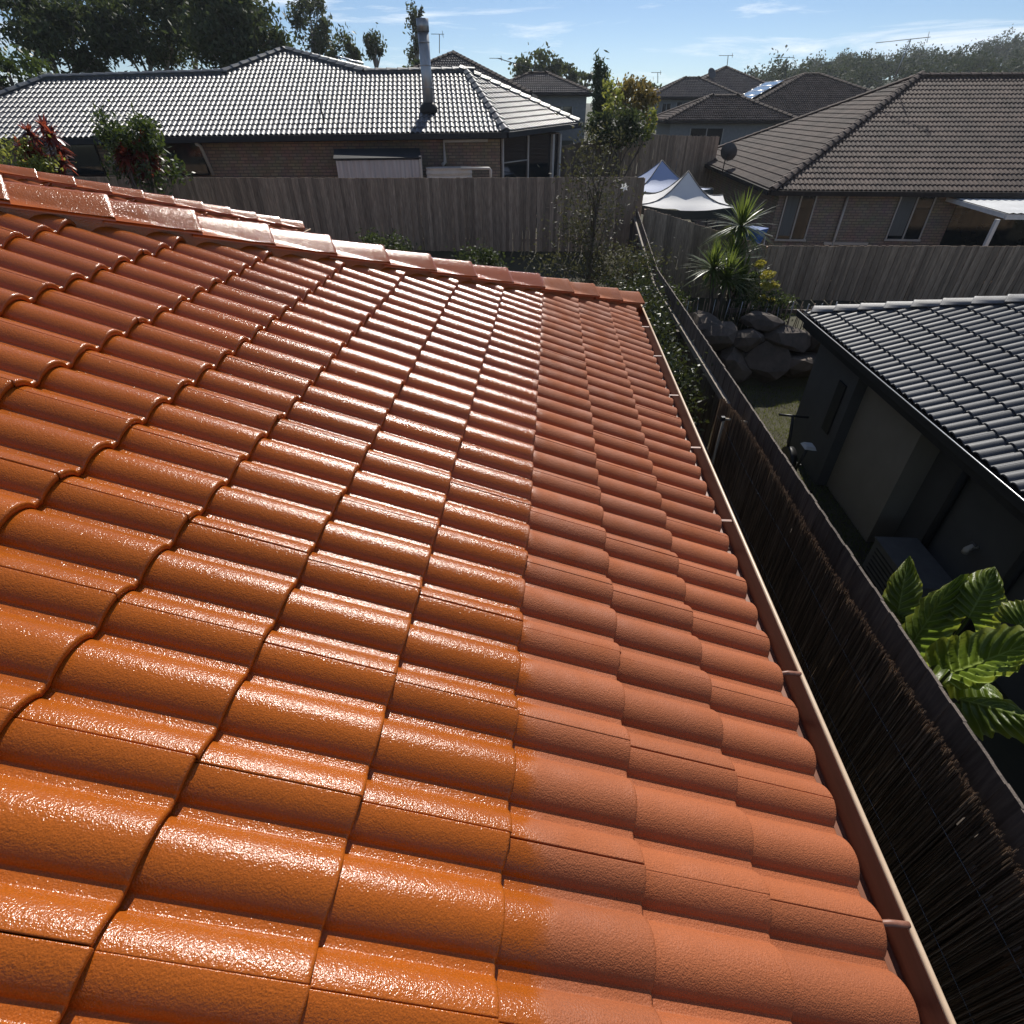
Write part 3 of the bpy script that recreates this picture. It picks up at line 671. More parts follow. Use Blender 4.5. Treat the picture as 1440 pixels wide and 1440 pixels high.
def panel(mb, corners, th, n):
    c = [Vector(p) for p in corners]; q = [p + n * th for p in c]; mb.poly(c); mb.poly(q[::-1])
    for i in range(4): j = (i + 1) % 4; mb.poly([c[j], c[i], q[i], q[j]])
def front_rect(x0, y0, x1, y1, out): 
    a, b = on_front(x0, (y0 + y1) / 2, out), on_front(x1, (y0 + y1) / 2, out); zt, zb = on_front((x0 + x1) / 2, y0, out).z, on_front((x0 + x1) / 2, y1, out).z
    return [Vector((a.x, a.y, zb)), Vector((b.x, b.y, zb)), Vector((b.x, b.y, zt)), Vector((a.x, a.y, zt))]
for x0, x1 in ((95, 140), (226, 288)):
    mb = MB(); panel(mb, front_rect(x0, 199, x1, 246, .02), .015, hb); wn = mb.build('window', M['glass'], lh)
    r = front_rect(x0, 199, x1, 246, .035); mb = MB()
    for i in range(4): j = (i + 1) % 4; mb.tube([r[i], r[j]], .03, 4, smooth=False)
    mb.build('frame', M['fascia_brown'], wn)
pp = [on_front(276, 202, .5), on_front(282, 206, .3), on_front(300, 246, .1)]
MB().tube(pp, .05, 8).build('downpipe', M['pvc'], lh)
pp = [on_front(686, 197, .1), on_front(624, 198, .1), on_front(626, 228, .1), on_front(622, 232, .16)]
MB().tube(pp, .055, 8).build('waste_pipe', M['pvc'], lh)
# glazed porch end
mb = MB(); wall_quad(mb, W0 + sd * .1, W1, -1.7, C0.z - .2, .03, -so); gl = mb.build('porch_glass', M['glass'], lh)
for k, (f, wd) in enumerate(((.0, .06), (.42, .05), (.86, .12), (1.0, .10))):
    p = (W0 + sd * .1).lerp(W1, f) + so * .03
    MB().box((p.x, p.y, -.35), (wd, wd, 2 * (C0.z - .2 + .35)), Matrix.Rotation(math.atan2(sd.y, sd.x), 3, 'Z')).build('porch_post', M['frame'], lh)
a, b = (W0 + sd * .1) + so * .03, W0.lerp(W1, .42) + so * .03
MB().tube([Vector((a.x, a.y, .12)), Vector((b.x, b.y, .14))], .02, 6).build('porch_rail', M['frame'], lh)
mb = MB(); wall_quad(mb, W1, W1 - so * 7, -1.7, C0.z - .15, .2, -sd); mb.build('wall', M['brick_brown'], lh)
# flue
fb_ = on_plane(603, 153, C0, fn); ft = P(596, 26, 'y', fb_.y)
fl = thing('flue', 'tall galvanised flue pipe rising from the glossy charcoal roof', 'chimney', fb_)
h = ft.z - fb_.z
MB().tube([fb_ - Vector((0, 0, .2)), fb_ + Vector((0, 0, h - .3))], .165, 20).build('pipe', M['galv'], fl)
mb = MB()
for zz in (.25, .5, .75): mb.tube([fb_ + Vector((0, 0, h * zz - .015)), fb_ + Vector((0, 0, h * zz + .015))], .172, 20)
mb.build('seam_ring', M['galv'], fl)
MB().tube([fb_ + Vector((0, 0, h - .30)), fb_ + Vector((0, 0, h))], [.185, .185], 20).build('cowl', M['galv'], fl)
MB().tube([fb_ + Vector((0, 0, -.12)), fb_ + Vector((0, 0, .10)), fb_ + Vector((0, 0, .16))], [.32, .24, .17], 16).build('flashing', M['fascia_dark'], fl)
vp = on_plane(456, 172, C0, fn)
t = thing('roof_vent_pipe', 'thin leaning vent pipe on the charcoal roof', 'pipe', vp)
MB().tube([vp, vp + Vector((-.05, 0, .62))], .022, 6).build('stem', M['dark_metal'], t); MB().tube([vp + Vector((-.05, 0, .6)), vp + Vector((-.055, 0, .7))], .03, 8).build('cap', M['dark_metal'], t)
# solar panel on the raised slope
p0, e1, e2, n3 = frame_of(fr)
q = [Ap * a_ + Bp * b_ + Ep * c_ + n3 * .12 for a_, b_, c_ in ((.12, .55, .33), (.05, .25, .70), (.25, .10, .65), (.40, .30, .30))]
mb = MB(); panel(mb, q, .035, n3); so_ = mb.build('solar_panel', M['solar'], lh)
mb = MB()
for i in range(4): mb.tube([q[i] + n3 * .03, q[(i + 1) % 4] + n3 * .03], .02, 4)
mb.build('frame', M['alu'], so_)
# garden shed box, tank and pipe in that yard
def shed_at(px, py, y): return P(px, py, 'y', y)
s0, s1 = P(472, 226, 'y', 18.3), P(590, 226, 'y', 18.9)
sh = thing('tool_shed', 'low white ribbed shed with dark lid against the tan brick wall', 'shed', ((s0.x + s1.x) / 2, 18.8, -1.6))
dx = (s1 - s0); dx.z = 0; w = dx.length; dx.normalize(); dn = Vector((-dx.y, dx.x, 0))
mb = MB(); n = 44; z1 = s0.z
pr = [(s0 + dx * (w * i / n) - dn * (.014 * (1 if (i // 2) % 2 else -1))) for i in range(n + 1)]
for i in range(n): mb.poly([Vector((pr[i].x, pr[i].y, -1.6)), Vector((pr[i + 1].x, pr[i + 1].y, -1.6)), Vector((pr[i + 1].x, pr[i + 1].y, z1)), Vector((pr[i].x, pr[i].y, z1))])
mb.build('ribbed_front', simple('pale ribbed shed steel', (.50, .47, .47), (.36, .34, .35), rough=.45, scale=3, stretch=(5, 5, .3)), sh)
mb = MB(); mb.box2((0, 0, 0), (0, 0, 0)) if False else None
mb = MB(); wall_quad(mb, s0 + dn * .03, s1 + dn * .03, -1.6, z1 - .01, .55, dn); mb.build('body', M['grey_paint'], sh)
lid = [s0 - dn * .06 - dx * .05, s1 - dn * .06 + dx * .05, s1 + dn * .62 + dx * .05, s0 + dn * .62 - dx * .05]
mb = MB(); lo = [Vector((p.x, p.y, z1 + .02)) for p in lid]; hi = [Vector((p.x, p.y, z1 + (.06 if k < 2 else .26))) for k, p in enumerate(lid)]
mb.poly(lo[::-1]); mb.poly(hi)
for i in range(4): j = (i + 1) % 4; mb.poly([lo[i], lo[j], hi[j], hi[i]])
mb.build('lid', M['fascia_dark'], sh)
p0 = s1 + dx * .03; MB().box((p0.x, p0.y, (z1 - 1.6) / 2 + .05), (.07, .07, z1 + 1.7)).build('corner_post', M['pvc'], sh)
tk0, tk1 = P(598, 237, 'y', 18.6), P(660, 238, 'y', 18.9)
tk = thing('water_tank', 'low pale ribbed water tank beside the white shed', 'water tank', (tk0.x, tk0.y, -1.6))
mb = MB(); c = (tk0 + tk1) / 2; dxx = (tk1 - tk0); ln = dxx.length
ringz = [-1.6] + [(-1.55 + (tk0.z + 1.55) * k / 24) for k in range(25)]
prev = None; pts_ = []
def stadium(r, L_, n=10): return [(L_ / 2 + r * math.cos(a), r * math.sin(a)) for a in np.linspace(-math.pi / 2, math.pi / 2, n)] + [(-L_ / 2 + r * math.cos(a), r * math.sin(a)) for a in np.linspace(math.pi / 2, 3 * math.pi / 2, n)]
rings = []
for k, z in enumerate(ringz):
    st = stadium(.28 + (.018 if k % 2 else 0), ln - .5); rings.append(len(mb.v))
    for x_, y_ in st: mb.v.append(tuple(Vector((c.x, c.y + .3, z)) + dx * x_ + dn * y_))
m_ = 20
for k in range(len(rings) - 1):
    for i in range(m_): j = (i + 1) % m_; mb.f.append((rings[k] + i, rings[k] + j, rings[k + 1] + j, rings[k + 1] + i)); mb.sm.append(False)
mb.f.append(tuple(rings[-1] + i for i in range(m_))); mb.sm.append(False)
mb.build('barrel', M['pvc'], tk)
mb = MB(); mb.tube([P(648, 237, 'y', 18.7), P(688, 237, 'y', 18.7), P(690, 239, 'y', 18.7), P(690, 262, 'y', 18.7)], .04, 8).build('overflow_pipe', M['pvc'], tk)

# ------------------------------------------------------------------ brown roofed brick house
bh = thing('brown_roof_house', 'grey brick house with brown tile roof and satellite dish', 'house', (14, 27, -3.3))
BX, BY, BZ = 6.28, 20.5, -.54; RX, RY, RZ = 13.2, 27.55, 2.60; BY2 = 34.6; BX2 = 26.0
e0, e1_, e2_, e3 = Vector((BX, BY, BZ)), Vector((BX2, BY, BZ)), Vector((BX2, BY2, BZ)), Vector((BX + .25, BY2, BZ))
r0, r1 = Vector((RX, RY, RZ)), Vector((BX2 - 7, RY, RZ))
bf = [e0, e1_, r1, r0]; bl = [e3, e0, r0]; bb = [e2_, e3, r0, r1]; brr = [e1_, e2_, r1]
broof = slab([bf, bl, bb, brr], 'roof', M['underlay'], bh, off=-.10)
lay_tiles([bf, bl], broof, 1, M['brown_tile'], most=300, jitter=.002)
for a, b in ((e0, r0), (e3, r0), (r0, r1)): lay_caps(a, b, broof, M['brown_cap'], lift=.075, hw=.14, hh=.07, bed=M['brown_cap'], bedw=.7)
eave_trim(e0, e1_, bh, M['fascia_brown'], Vector((0, -1, 0)), .13); eave_trim(e3, e0, bh, M['fascia_brown'], Vector((-1, 0, 0)), .13)
WYF = BY + .55; WXL = BX + .5
mb = MB(); mb.box2((WXL, WYF, -3.5), (BX2 - .5, BY2 - .5, BZ - .2)); mb.build('wall', M['brick_grey'], bh)
MB().box2((BX + .05, BY + .05, BZ - .2), (BX2, WYF + .1, BZ - .18)).build('soffit', M['fascia_brown'], bh)
def on_b(px, py): return P(px, py, 'y', WYF)
for (x0, x1, xm) in ((1100, 1141, 1122), (1258, 1306, 1281)):
    a, b = on_b(x0, 300), on_b(x1, 300); zt, zb = on_b((x0 + x1) / 2, 272).z, on_b((x0 + x1) / 2, 336).z
    wn = MB().box2((a.x, WYF - .03, zb), (b.x, WYF - .005, zt)).build('window', M['glass'], bh)
    mb = MB(); xc = (a.x + b.x) / 2
    for x in (a.x, b.x, xc): mb.box2((x - .022, WYF - .06, zb), (x + .022, WYF - .031, zt))
    mb.box2((a.x - .05, WYF - .09, zb - .06), (b.x + .05, WYF - .032, zb)); mb.box2((a.x, WYF - .06, zt - .05), (b.x, WYF - .0312, zt))
    mb.build('frame', M['frame'], wn)
    MB().box2((a.x + .05, WYF - .034, zb + .1), (xc - .05, WYF - .0305, zt - .06)).build('blind', M['curtain'], wn)
p = on_b(1190, 280); q = on_b(1176, 338)
MB().tube([Vector((p.x, WYF - .08, BZ - .2)), Vector((p.x, WYF - .08, -3.2))], .045, 8).build('downpipe', M['pvc'], bh)
MB().box2((on_b(1138, 0).x if False else WXL + 1.9, WYF - .10, on_b(1160, 339).z - .10), (WXL + 3.4, WYF - .004, on_b(1160, 339).z - .02)).build('conduit', M['pvc'], bh)
p = on_b(1340, 300)
MB().box2((p.x, WYF - .03, -3.3), (p.x + 5.2, WYF - .004, BZ - .25)).build('sliding_door', M['glass'], bh)
# patio cover
pt = thing('patio_cover', 'white corrugated patio roof on a white post beside the brown roof', 'patio roof', (14, 19.5, -3.3))
q0 = P(1343, 274, 'y', 20.9); q1 = P(1418, 303, 'y', 18.2); 
x0, x1, y0, y1, z0, z1 = q1.x - .9, 22.0, 18.2, 20.45, q1.z + .05, BZ - .22
q1l = Vector((x0 + .9, y0, z0)); bkl = Vector((q0.x - .2, 20.9, z1))
n = 90; mb = MB()
for i in range(n):
    u0, u1 = i / n, (i + 1) / n; hA = .02 * math.cos(i * math.pi), 
    pts = []
    for u, s_ in ((u0, i), (u1, i + 1)):
        h_ = .022 if s_ % 2 else 0.0
        pts.append((Vector((bkl.x + (22 - bkl.x) * u, 20.9, z1 + h_)), Vector((q1l.x + (22 - q1l.x) * u, y0, z0 + h_))))
    mb.poly([pts[0][1], pts[1][1], pts[1][0], pts[0][0]], False)
mb.build('sheeting', M['white_sheet'], pt)
MB().box2((q1l.x - .02, y0 + .02, z0 - .16), (22, y0 + .07, z0 - .025)).build('beam', M['white'], pt)
mb = MB(); mb.sweep([(-.03, -.14), (.03, -.14), (.03, -.02), (-.03, -.02)], q1l + Vector((0, .08, 0)), bkl, closed=True).build('beam', M['white'], pt)
pp = P(1405, 306, 'y', y0 + .05); MB().box2((pp.x - .05, y0 + .02, -3.4), (pp.x + .05, y0 + .12, z0 - .162)).build('post', M['white'], pt)
# dish
pn = (Vector((-math.sin(math.radians(24.5)), 0, math.cos(math.radians(24.5)))))
dbase = on_plane(1016, 240, e0, frame_of(bl)[3])
ds = thing('satellite_dish', 'round dark satellite dish on the eave of the brown roof', 'satellite dish', dbase)
dc = dbase + Vector((.06, -.12, .62)); ax = Vector((.35, .85, .42)).normalized(); a_ = ax.cross(Vector((0, 0, 1))).normalized(); b_ = a_.cross(ax)
mb = MB(); R_ = .36; rings = []
for k in range(6):
    r = R_ * (k + .001) / 5; rings.append(len(mb.v))
    for i in range(24):
        a = 2 * math.pi * i / 24; mb.v.append(tuple(dc + (a_ * math.cos(a) * .92 + b_ * math.sin(a)) * r + ax * (.35 * r * r / R_)))
for k in range(5):
    for i in range(24): j = (i + 1) % 24; mb.f.append((rings[k] + i, rings[k] + j, rings[k + 1] + j, rings[k + 1] + i)); mb.sm.append(True)
mb.build('reflector', M['dish'], ds)
MB().tube([dbase - Vector((0, 0, .1)), dbase + Vector((.02, -.02, .4)), dc - ax * .03], .022, 8).build('mast', M['dark_metal'], ds)
MB().tube([dc - b_ * .33, dc - b_ * .2 + ax * .42], .012, 6).build('feed_arm', M['dark_metal'], ds)
# big aerial on its ridge
def aerial(name, label, base, top, boom_dir, blen, n_el, elen, mat, boom_tilt=0, r=.012):
    t = thing(name, label, 'antenna', base)
    MB().tube([base, top], r * 1.5, 6).build('mast', mat, t)
    bd = Vector(boom_dir).normalized(); a, b = top - bd * blen * .65, top + bd * blen * .35
    MB().tube([a, b], r, 6).build('boom', mat, t)
    s = bd.cross(Vector((0, 0, 1))).normalized(); mb = MB()
    for i in range(n_el):
        p = a.lerp(b, (i + .3) / n_el); l_ = elen * (.6 + .4 * i / n_el); mb.tube([p - s * l_ / 2, p + s * l_ / 2], r * .6, 4)
    mb.build('elements', mat, t)
    mb = MB(); mb.tube([b - bd * .05 + Vector((0, 0, -.16)), b - bd * .1 + Vector((0, 0, .16))], r * .8, 4); mb.tube([b - bd * .14 + s * .2, b - bd * .14 - s * .2], r * .8, 4); mb.build('reflector', mat, t)
ab = Vector((12.75, RY - .5, RZ - .15)); at_ = P(1281, 55, 'y', RY - .5)
aerial('tv_antenna', 'large long boom television antenna above the brown roof ridge', Vector((at_.x - .15, at_.y, RZ - .2)), at_, (1, -.35, .07), 1.75, 12, .32, M['galv'])

# ------------------------------------------------------------------ gazebos
def gazebo(name, label, c, half, ez, pz, mat, rot, gz, ridge_dark=True, sag=.10):
    t = thing(name, label, 'gazebo', (c[0], c[1], gz)); R = Matrix.Rotation(rot, 3, 'Z'); C = Vector((c[0], c[1], 0))
    cor = [C + R @ Vector((sx * half, sy * half, 0)) + Vector((0, 0, ez)) for sx, sy in ((-1, -1), (1, -1), (1, 1), (-1, 1))]
    apex = C + Vector((0, 0, pz)); mb = MB(); n = 8
    for k in range(4):
        a, b = cor[k], cor[(k + 1) % 4]; idx = {}
        for i in range(n + 1):
            for j in range(n + 1 - i):
                u, v = i / n, j / n; w = 1 - u - v
                p = apex * u + a * v + b * w
                s_ = 4 * v * w; p = p - Vector((0, 0, 1)) * (sag * s_ * (1.2 - u) + .24 * math.sin(math.pi * u) * (1 - .5 * s_))
                p += Vector((0, 0, 1)) * (.03 * math.sin(11 * v + 5 * u + k * 2) * (v * w * 4) + .018 * math.sin(23 * v - 14 * u + k) * (v * w * 4)) * (1 - u) 
                idx[i, j] = len(mb.v); mb.v.append(tuple(p))
        for i in range(n):
            for j in range(n - i):
                mb.f.append((idx[i, j], idx[i + 1, j], idx[i, j + 1])); mb.sm.append(True)
                if j < n - i - 1: mb.f.append((idx[i + 1, j], idx[i + 1, j + 1], idx[i, j + 1])); mb.sm.append(True)
    mb.build('canopy', mat, t)
    mb = MB()
    for k in range(4):
        a, b = cor[k], cor[(k + 1) % 4]; m_ = 10
        for i in range(m_):
            p, q = a.lerp(b, i / m_), a.lerp(b, (i + 1) / m_); sg = lambda f: -.10 * 4 * f * (1 - f) * 1.2 * sag / .10
            dz0, dz1 = sg(i / m_), sg((i + 1) / m_)
            mb.poly([p + Vector((0, 0, dz0 - .22)), q + Vector((0, 0, dz1 - .22)), q + Vector((0, 0, dz1)), p + Vector((0, 0, dz0))])
    mb.build('valance', M['valance'], t)
    for k in range(4):
        MB().tube([cor[k] - Vector((0, 0, .02)), Vector((cor[k].x, cor[k].y, gz))], .022, 6).build('leg', M['dark_metal'], t)
        pts = []
        for u in np.linspace(0, 1, 7): p = cor[k].lerp(apex, u); pts.append(p - Vector((0, 0, .24 * math.sin(math.pi * u) - .012)))
        MB().tube(pts, .016, 5).build('rafter', M['grey_paint'], t)
    return t
gazebo('gazebo', 'white canvas gazebo with peaked top behind the slanting fence', (3.05, 18.35), 1.30, -.62, .10, M['canvas_white'], math.radians(-6), -3.0)
gazebo('gazebo', 'pale blue canvas gazebo peeking out behind the white gazebo', (2.70, 21.1), 1.35, -.50, .18, M['canvas_blue'], math.radians(10), -3.0)
# folded garden chair frame and blue tub near them
bt = thing('wash_tub', 'blue plastic tub on a pale stand behind the yucca', 'tub', (5.0, 17.6, -3.0))
c = P(1062, 326, 'y', 17.2)
MB().tube([c + Vector((0, 0, -.32)), c + Vector((0, 0, .10))], [.22, .36], 4, smooth=False).build('basin', M['blue'], bt)
mb = MB()
mb.tube([c + Vector((-.42, -.2, .16)), c + Vector((.5, -.05, -.10))], .02, 6); mb.build('rim_bar', M['pvc'], bt)
for dx_, dy_ in ((-.25, -.2), (.25, -.2), (.25, .2), (-.25, .2)):
    MB().tube([c + Vector((dx_, dy_, -.1)), Vector((c.x + dx_ * 1.2, c.y + dy_ * 1.2, -3.1))], .018, 5).build('leg', M['pvc'], bt)

# ------------------------------------------------------------------ far houses
def hip_house(name, label, x0, x1, y0, y1, ez, slope, gz, tile, cap, wallm, windows=(), parts=None):
    t = thing(name, label, 'house', ((x0 + x1) / 2, (y0 + y1) / 2, gz))
    first = True; blocks = parts or [(x0, x1, y0, y1, ez)]
    for (a0, a1, b0, b1, z) in blocks:
        hw = min(a1 - a0, b1 - b0) / 2; rz = z + hw * slope
        c = [Vector((a0, b0, z)), Vector((a1, b0, z)), Vector((a1, b1, z)), Vector((a0, b1, z))]
        if a1 - a0 >= b1 - b0: r0, r1 = Vector((a0 + hw, (b0 + b1) / 2, rz)), Vector((a1 - hw, (b0 + b1) / 2, rz)); fs = [[c[0], c[1], r1, r0], [c[1], c[2], r1], [c[2], c[3], r0, r1], [c[3], c[0], r0]]; hips = ((c[0], r0), (c[1], r1), (c[2], r1), (c[3], r0), (r0, r1))
        else: r0, r1 = Vector(((a0 + a1) / 2, b0 + hw, rz)), Vector(((a0 + a1) / 2, b1 - hw, rz)); fs = [[c[0], c[1], r0], [c[1], c[2], r1, r0], [c[2], c[3], r1], [c[3], c[0], r0, r1]]; hips = ((c[0], r0), (c[1], r0), (c[2], r1), (c[3], r1), (r0, r1))
        rf = slab(fs, 'roof', M['underlay'], t, off=-.10)
        vis = [f for f in fs if (CAM - sum(f, Vector()) / len(f)).dot(frame_of(f)[3]) > 0]
        lay_tiles(vis, rf, 2, tile, most=0, jitter=.002)
        for a, b in hips:
            if (b - a).length > .3: lay_caps(a, b, rf, cap, lift=.08, hw=.16, hh=.08)
        for a, b, d in ((c[0], c[1], Vector((0, -1, 0))), (c[3], c[0], Vector((-1, 0, 0))), (c[1], c[2], Vector((1, 0, 0)))): eave_trim(a, b, t, M['fascia_brown'], d, .14)
        MB().box2((a0 + .5, b0 + .5, gz), (a1 - .5, b1 - .5, z - .2)).build('wall', wallm, t)
        MB().box2((a0 + .03, b0 + .03, z - .22), (a1 - .03, b1 - .03, z - .205)).build('soffit', M['fascia_brown'], t)
    for (wx0, wx1, wz0, wz1, wy) in windows:
        w_ = MB().box2((wx0, wy - .03, wz0), (wx1, wy - .004, wz1)).build('window', M['glass'], t)
        mb = MB(); 
        for x in (wx0, (wx0 + wx1) / 2, wx1): mb.box2((x - .03, wy - .06, wz0), (x + .03, wy - .031, wz1))
        mb.box2((wx0, wy - .07, wz0 - .06), (wx1, wy - .032, wz0)); mb.build('frame', M['frame'], w_)
    return t
M['wall_grey'] = simple('grey painted wall', (.28, .29, .29), (.22, .23, .23), rough=.8)
hip_house('peaked_roof_house', 'house whose dark peaked roof rises behind the flue', -12.2, -2.3, 37.5, 52, 2.25, .41, -1.4, M['far_tile'], M['brown_cap'], M['brick_brown'])
hip_house('low_roof_house', 'far house with small dark hip roof beside the gum tree', -6.5, 1.9, 50, 57, 2.45, .36, -.8, M['far_tile'], M['brown_cap'], M['wall_grey'], [(-1.2, .4, .6, 1.6, 50.5)])
h5 = hip_house('pyramid_roof_house', 'far brown roofed house with pyramid roof and small dish on it', 8, 21.5, 62, 74, 2.3, .42, -.2, M['far_tile'], M['brown_cap'], M['wall_grey'],
          [(10.2, 11.3, .8, 1.9, 62.5), (8.9, 9.7, 1.0, 1.8, 62.5)], parts=[(9.6, 21.0, 62.3, 73.5, 2.30), (7.6, 16, 62.0, 69, 2.32)])
h6 = hip_house('solar_roof_house', 'brown roofed house carrying the strip of bright solar panels', 6.5, 26, 45, 60, .9, .38, -2.0, M['brown_tile'], M['brown_cap'], M['wall_grey'],
          [(8.4, 10.6, -.8, .4, 45.5)], parts=[(6.5, 15.5, 45, 52, .9), (10.8, 26, 46.5, 60.5, .93)])
# solar panels along the hip of that roof
pn0 = Vector((-.36, 0, .934)).normalized(); pl0 = Vector((10.8, 50, .93)) + pn0 * .12
n6 = frame_of([(10.8, 60.5, .93), (10.8, 46.5, .93), (17.8, 53.5, .93 + 7 * .38)])[3]
for k in range(6):
    f0, f1 = k / 6, (k + .94) / 6
    A = lambda f, w_: Vector((11.6 + 4.9 * f, 48.6 + 4.9 * f + w_, .93 + .38 * (.8 + 4.9 * f))) + n6 * .13
    q = [A(f0, 0), A(f1, 0), A(f1, 4.6), A(f0, 4.6)]
    mb = MB(); panel(mb, q, -.05, n6); so_ = mb.build('solar_panel', M['solar'], h6)
    mb = MB()
    for i in range(4): mb.tube([q[i], q[(i + 1) % 4]], .022, 4)
    mb.build('frame', M['alu'], so_)
aerial('tv_antenna', 'small thin antenna above the low far roof by the gum tree', Vector((-.9, 53.5, 3.5)), P(700, 82, 'y', 53.5), (1, .2, 0), 1.0, 5, .4, M['grey_paint'], r=.02)
aerial('tv_antenna', 'small antenna at the wing end of the pyramid roof', P(925, 117, 'y', 65), P(925, 102, 'y', 65), (1, .3, 0), 1.0, 5, .5, M['grey_paint'], r=.022)
aerial('tv_antenna', 'tall thin antenna just beside the peak of the pyramid roof', P(1022, 97, 'y', 67), P(1024, 78, 'y', 67), (1, -.1, 0), 1.3, 5, .5, M['grey_paint'], r=.022)
aerial('tv_antenna', 'thin antenna between the solar panels and the wooded hill', P(1104, 112, 'y', 60), P(1107, 81, 'y', 60), (1, -.1, 0), 1.6, 6, .5, M['grey_paint'], r=.022)
aerial('tv_antenna', 'short antenna behind the top of the flue pipe', P(618, 75, 'y', 44), P(618, 48, 'y', 44), (1, .2, 0), .8, 4, .4, M['grey_paint'], r=.016)
dd = P(1000, 104, 'y', 66)
t = thing('satellite_dish', 'tiny dark dish on the far pyramid roof', 'satellite dish', dd - Vector((0, 0, .5)))
mb = MB(); mb.tube([dd + Vector((0, 0, .0)), dd + Vector((.05, -.10, .06))], [.05, .45], 14); mb.build('reflector', M['dish'], t); MB().tube([dd - Vector((0, 0, .6)), dd], .03, 6).build('mast', M['dark_metal'], t)

# ------------------------------------------------------------------ plants
def leaf_quads(C, Lr_, Wr, rng, flat=.0, axis=None, fold=0.0):
    """C (n,3) centres -> diamond leaves with random facing"""
    n = len(C); a = rng.normal(size=(n, 3)); 
    if axis is not None: a = a * (1 - .75) + axis * .9
    a[:, 2] -= flat; a /= np.linalg.norm(a, axis=1, keepdims=True)
    b = rng.normal(size=(n, 3)); b -= a * (a * b).sum(1, keepdims=True); b /= np.linalg.norm(b, axis=1, keepdims=True)
    L_ = rng.uniform(*Lr_, size=(n, 1)); W_ = rng.uniform(*Wr, size=(n, 1))
    V = np.stack([C - a * L_ / 2, C + b * W_ / 2 - a * L_ * .05, C + a * L_ / 2, C - b * W_ / 2 - a * L_ * .05], 1).reshape(-1, 3)
    return V, np.arange(4 * n).reshape(n, 4)
def clumps(center, radii, k, n, rng, spread=.30, shell=.55):
    d = rng.normal(size=(k, 3)); d /= np.linalg.norm(d, axis=1, keepdims=True)
    r = shell + (1 - shell) * rng.random((k, 1)) ** .7
    cc = np.array(center) + d * r * np.array(radii)
    w = rng.random(k) ** .8 + .3; w /= w.sum(); which = rng.choice(k, n, p=w)
    g = rng.normal(size=(n, 3)); sc = (rng.random(k) * .6 + .6)[which][:, None]
    return cc, cc[which] + g * np.array(radii) * spread * sc
def tree(name, label, base, crowns, leafL, leafW, mat, bark, r0=.2, cat='tree', group=None, seed=1, limbs=7, flat=.3, spread=.26, shell=.55):
    rng = np.random.default_rng(seed); base = Vector(base); t = thing(name, label, cat, base, group)
    Vs, Fs, b = [], [], 0; mb = MB()
    for ci, (c, rad, k, n) in enumerate(crowns):
        cc, pts = clumps(c, rad, k, n, rng, spread, shell); V_, F_ = leaf_quads(pts, leafL, leafW, rng, flat); Vs.append(V_); Fs.append(F_ + b); b += len(V_)
        top = Vector(c) - Vector((0, 0, rad[2] * .35)); j1 = base.lerp(top, .5) + Vector((rng.normal() * rad[0] * .06, rng.normal() * rad[1] * .06, 0))
        mb.tube([base - Vector((0, 0, .2)), base.lerp(j1, .5), j1, top], [r0, r0 * .82, r0 * .66, r0 * .42], 7)
        for q in cc[:limbs]:
            q = Vector(q); s = j1.lerp(top, rng.random()); m_ = s.lerp(q, .55) + Vector((0, 0, rad[2] * .06))
            mb.tube([s, m_, q], [r0 * .4, r0 * .25, r0 * .08], 5)
    mb.build('trunk', bark, t)
    link('crown', np_mesh('crown', np.concatenate(Vs), np.concatenate(Fs), mat), t)
    return t
def TP(px, py, y): return P(px, py, 'y', y)
def gum(label, pxs, y, seed, mat='gum', lf=(.28, .5), lw=(.10, .2), bark='bark_pale', r0=.25, group='gum trees behind the roofs', dens=1.0, shell=.55, spread=.21, base_px=None):
    cr = []
    for (cx, cy, rx, ry, k, n) in pxs:
        c = TP(cx, cy, y); e = TP(cx + rx, cy, y); f = TP(cx, cy - ry, y)
        rx_, rz_ = (e - c).length, (f - c).length; cr.append((tuple(c), (rx_, rx_ * .9, rz_), int(k * 1.3), int(n * dens)))
    c0 = TP(base_px or pxs[0][0], 149, y)
    tree('gum_tree', label, (c0.x, y, ground_z(c0.x, y)), cr, lf, lw, M[mat], M[bark], r0, group=group, seed=seed, shell=shell, spread=spread)
gum('big dark gum at the far end, above the low end of charcoal roof', [(95, 45, 62, 52, 26, 6500), (50, 25, 40, 35, 12, 2500)], 44, 1, 'gum_dark')
gum('dense gum tree whose crown stands above the middle of long charcoal ridge', [(205, 45, 62, 50, 26, 7000), (235, 0, 40, 40, 12, 2600)], 47, 2, 'gum_dark')
gum('broad gum tree just before the raised charcoal gable', [(335, 55, 62, 52, 28, 7500), (325, 5, 45, 38, 14, 3000)], 45, 3, 'gum_dark')
gum('tall feathery gum filling the gap behind the two dense crowns', [(270, 20, 34, 50, 12, 2300)], 56, 4, 'gum')
gum('pale bushy tree at the picture edge beyond the charcoal roof', [(8, 95, 50, 38, 16, 3800)], 34, 5, 'leaf_mid', (.18, .34), (.1, .18), 'bark', .2)
gum('feathery gum tree above the solar panel on the charcoal roof', [(437, 35, 28, 42, 12, 1700), (465, 62, 26, 30, 9, 1100)], 58, 6, 'gum')
gum('small leaning gum between the feathery gum and the bare sky', [(498, 72, 16, 26, 7, 700)], 60, 7, 'gum')
gum('slim upright gum standing alone against the sky', [(527, 66, 15, 28, 7, 650)], 60, 8, 'gum', shell=.3)
gum('sparse slender gum directly behind the flue', [(584, 52, 17, 44, 9, 750), (588, 20, 8, 14, 4, 160)], 62, 9, 'gum', shell=.3)
gum('low dark shrub tree peeking over the ridge beside the flue', [(583, 93, 12, 10, 4, 300)], 50, 10, 'gum_dark')
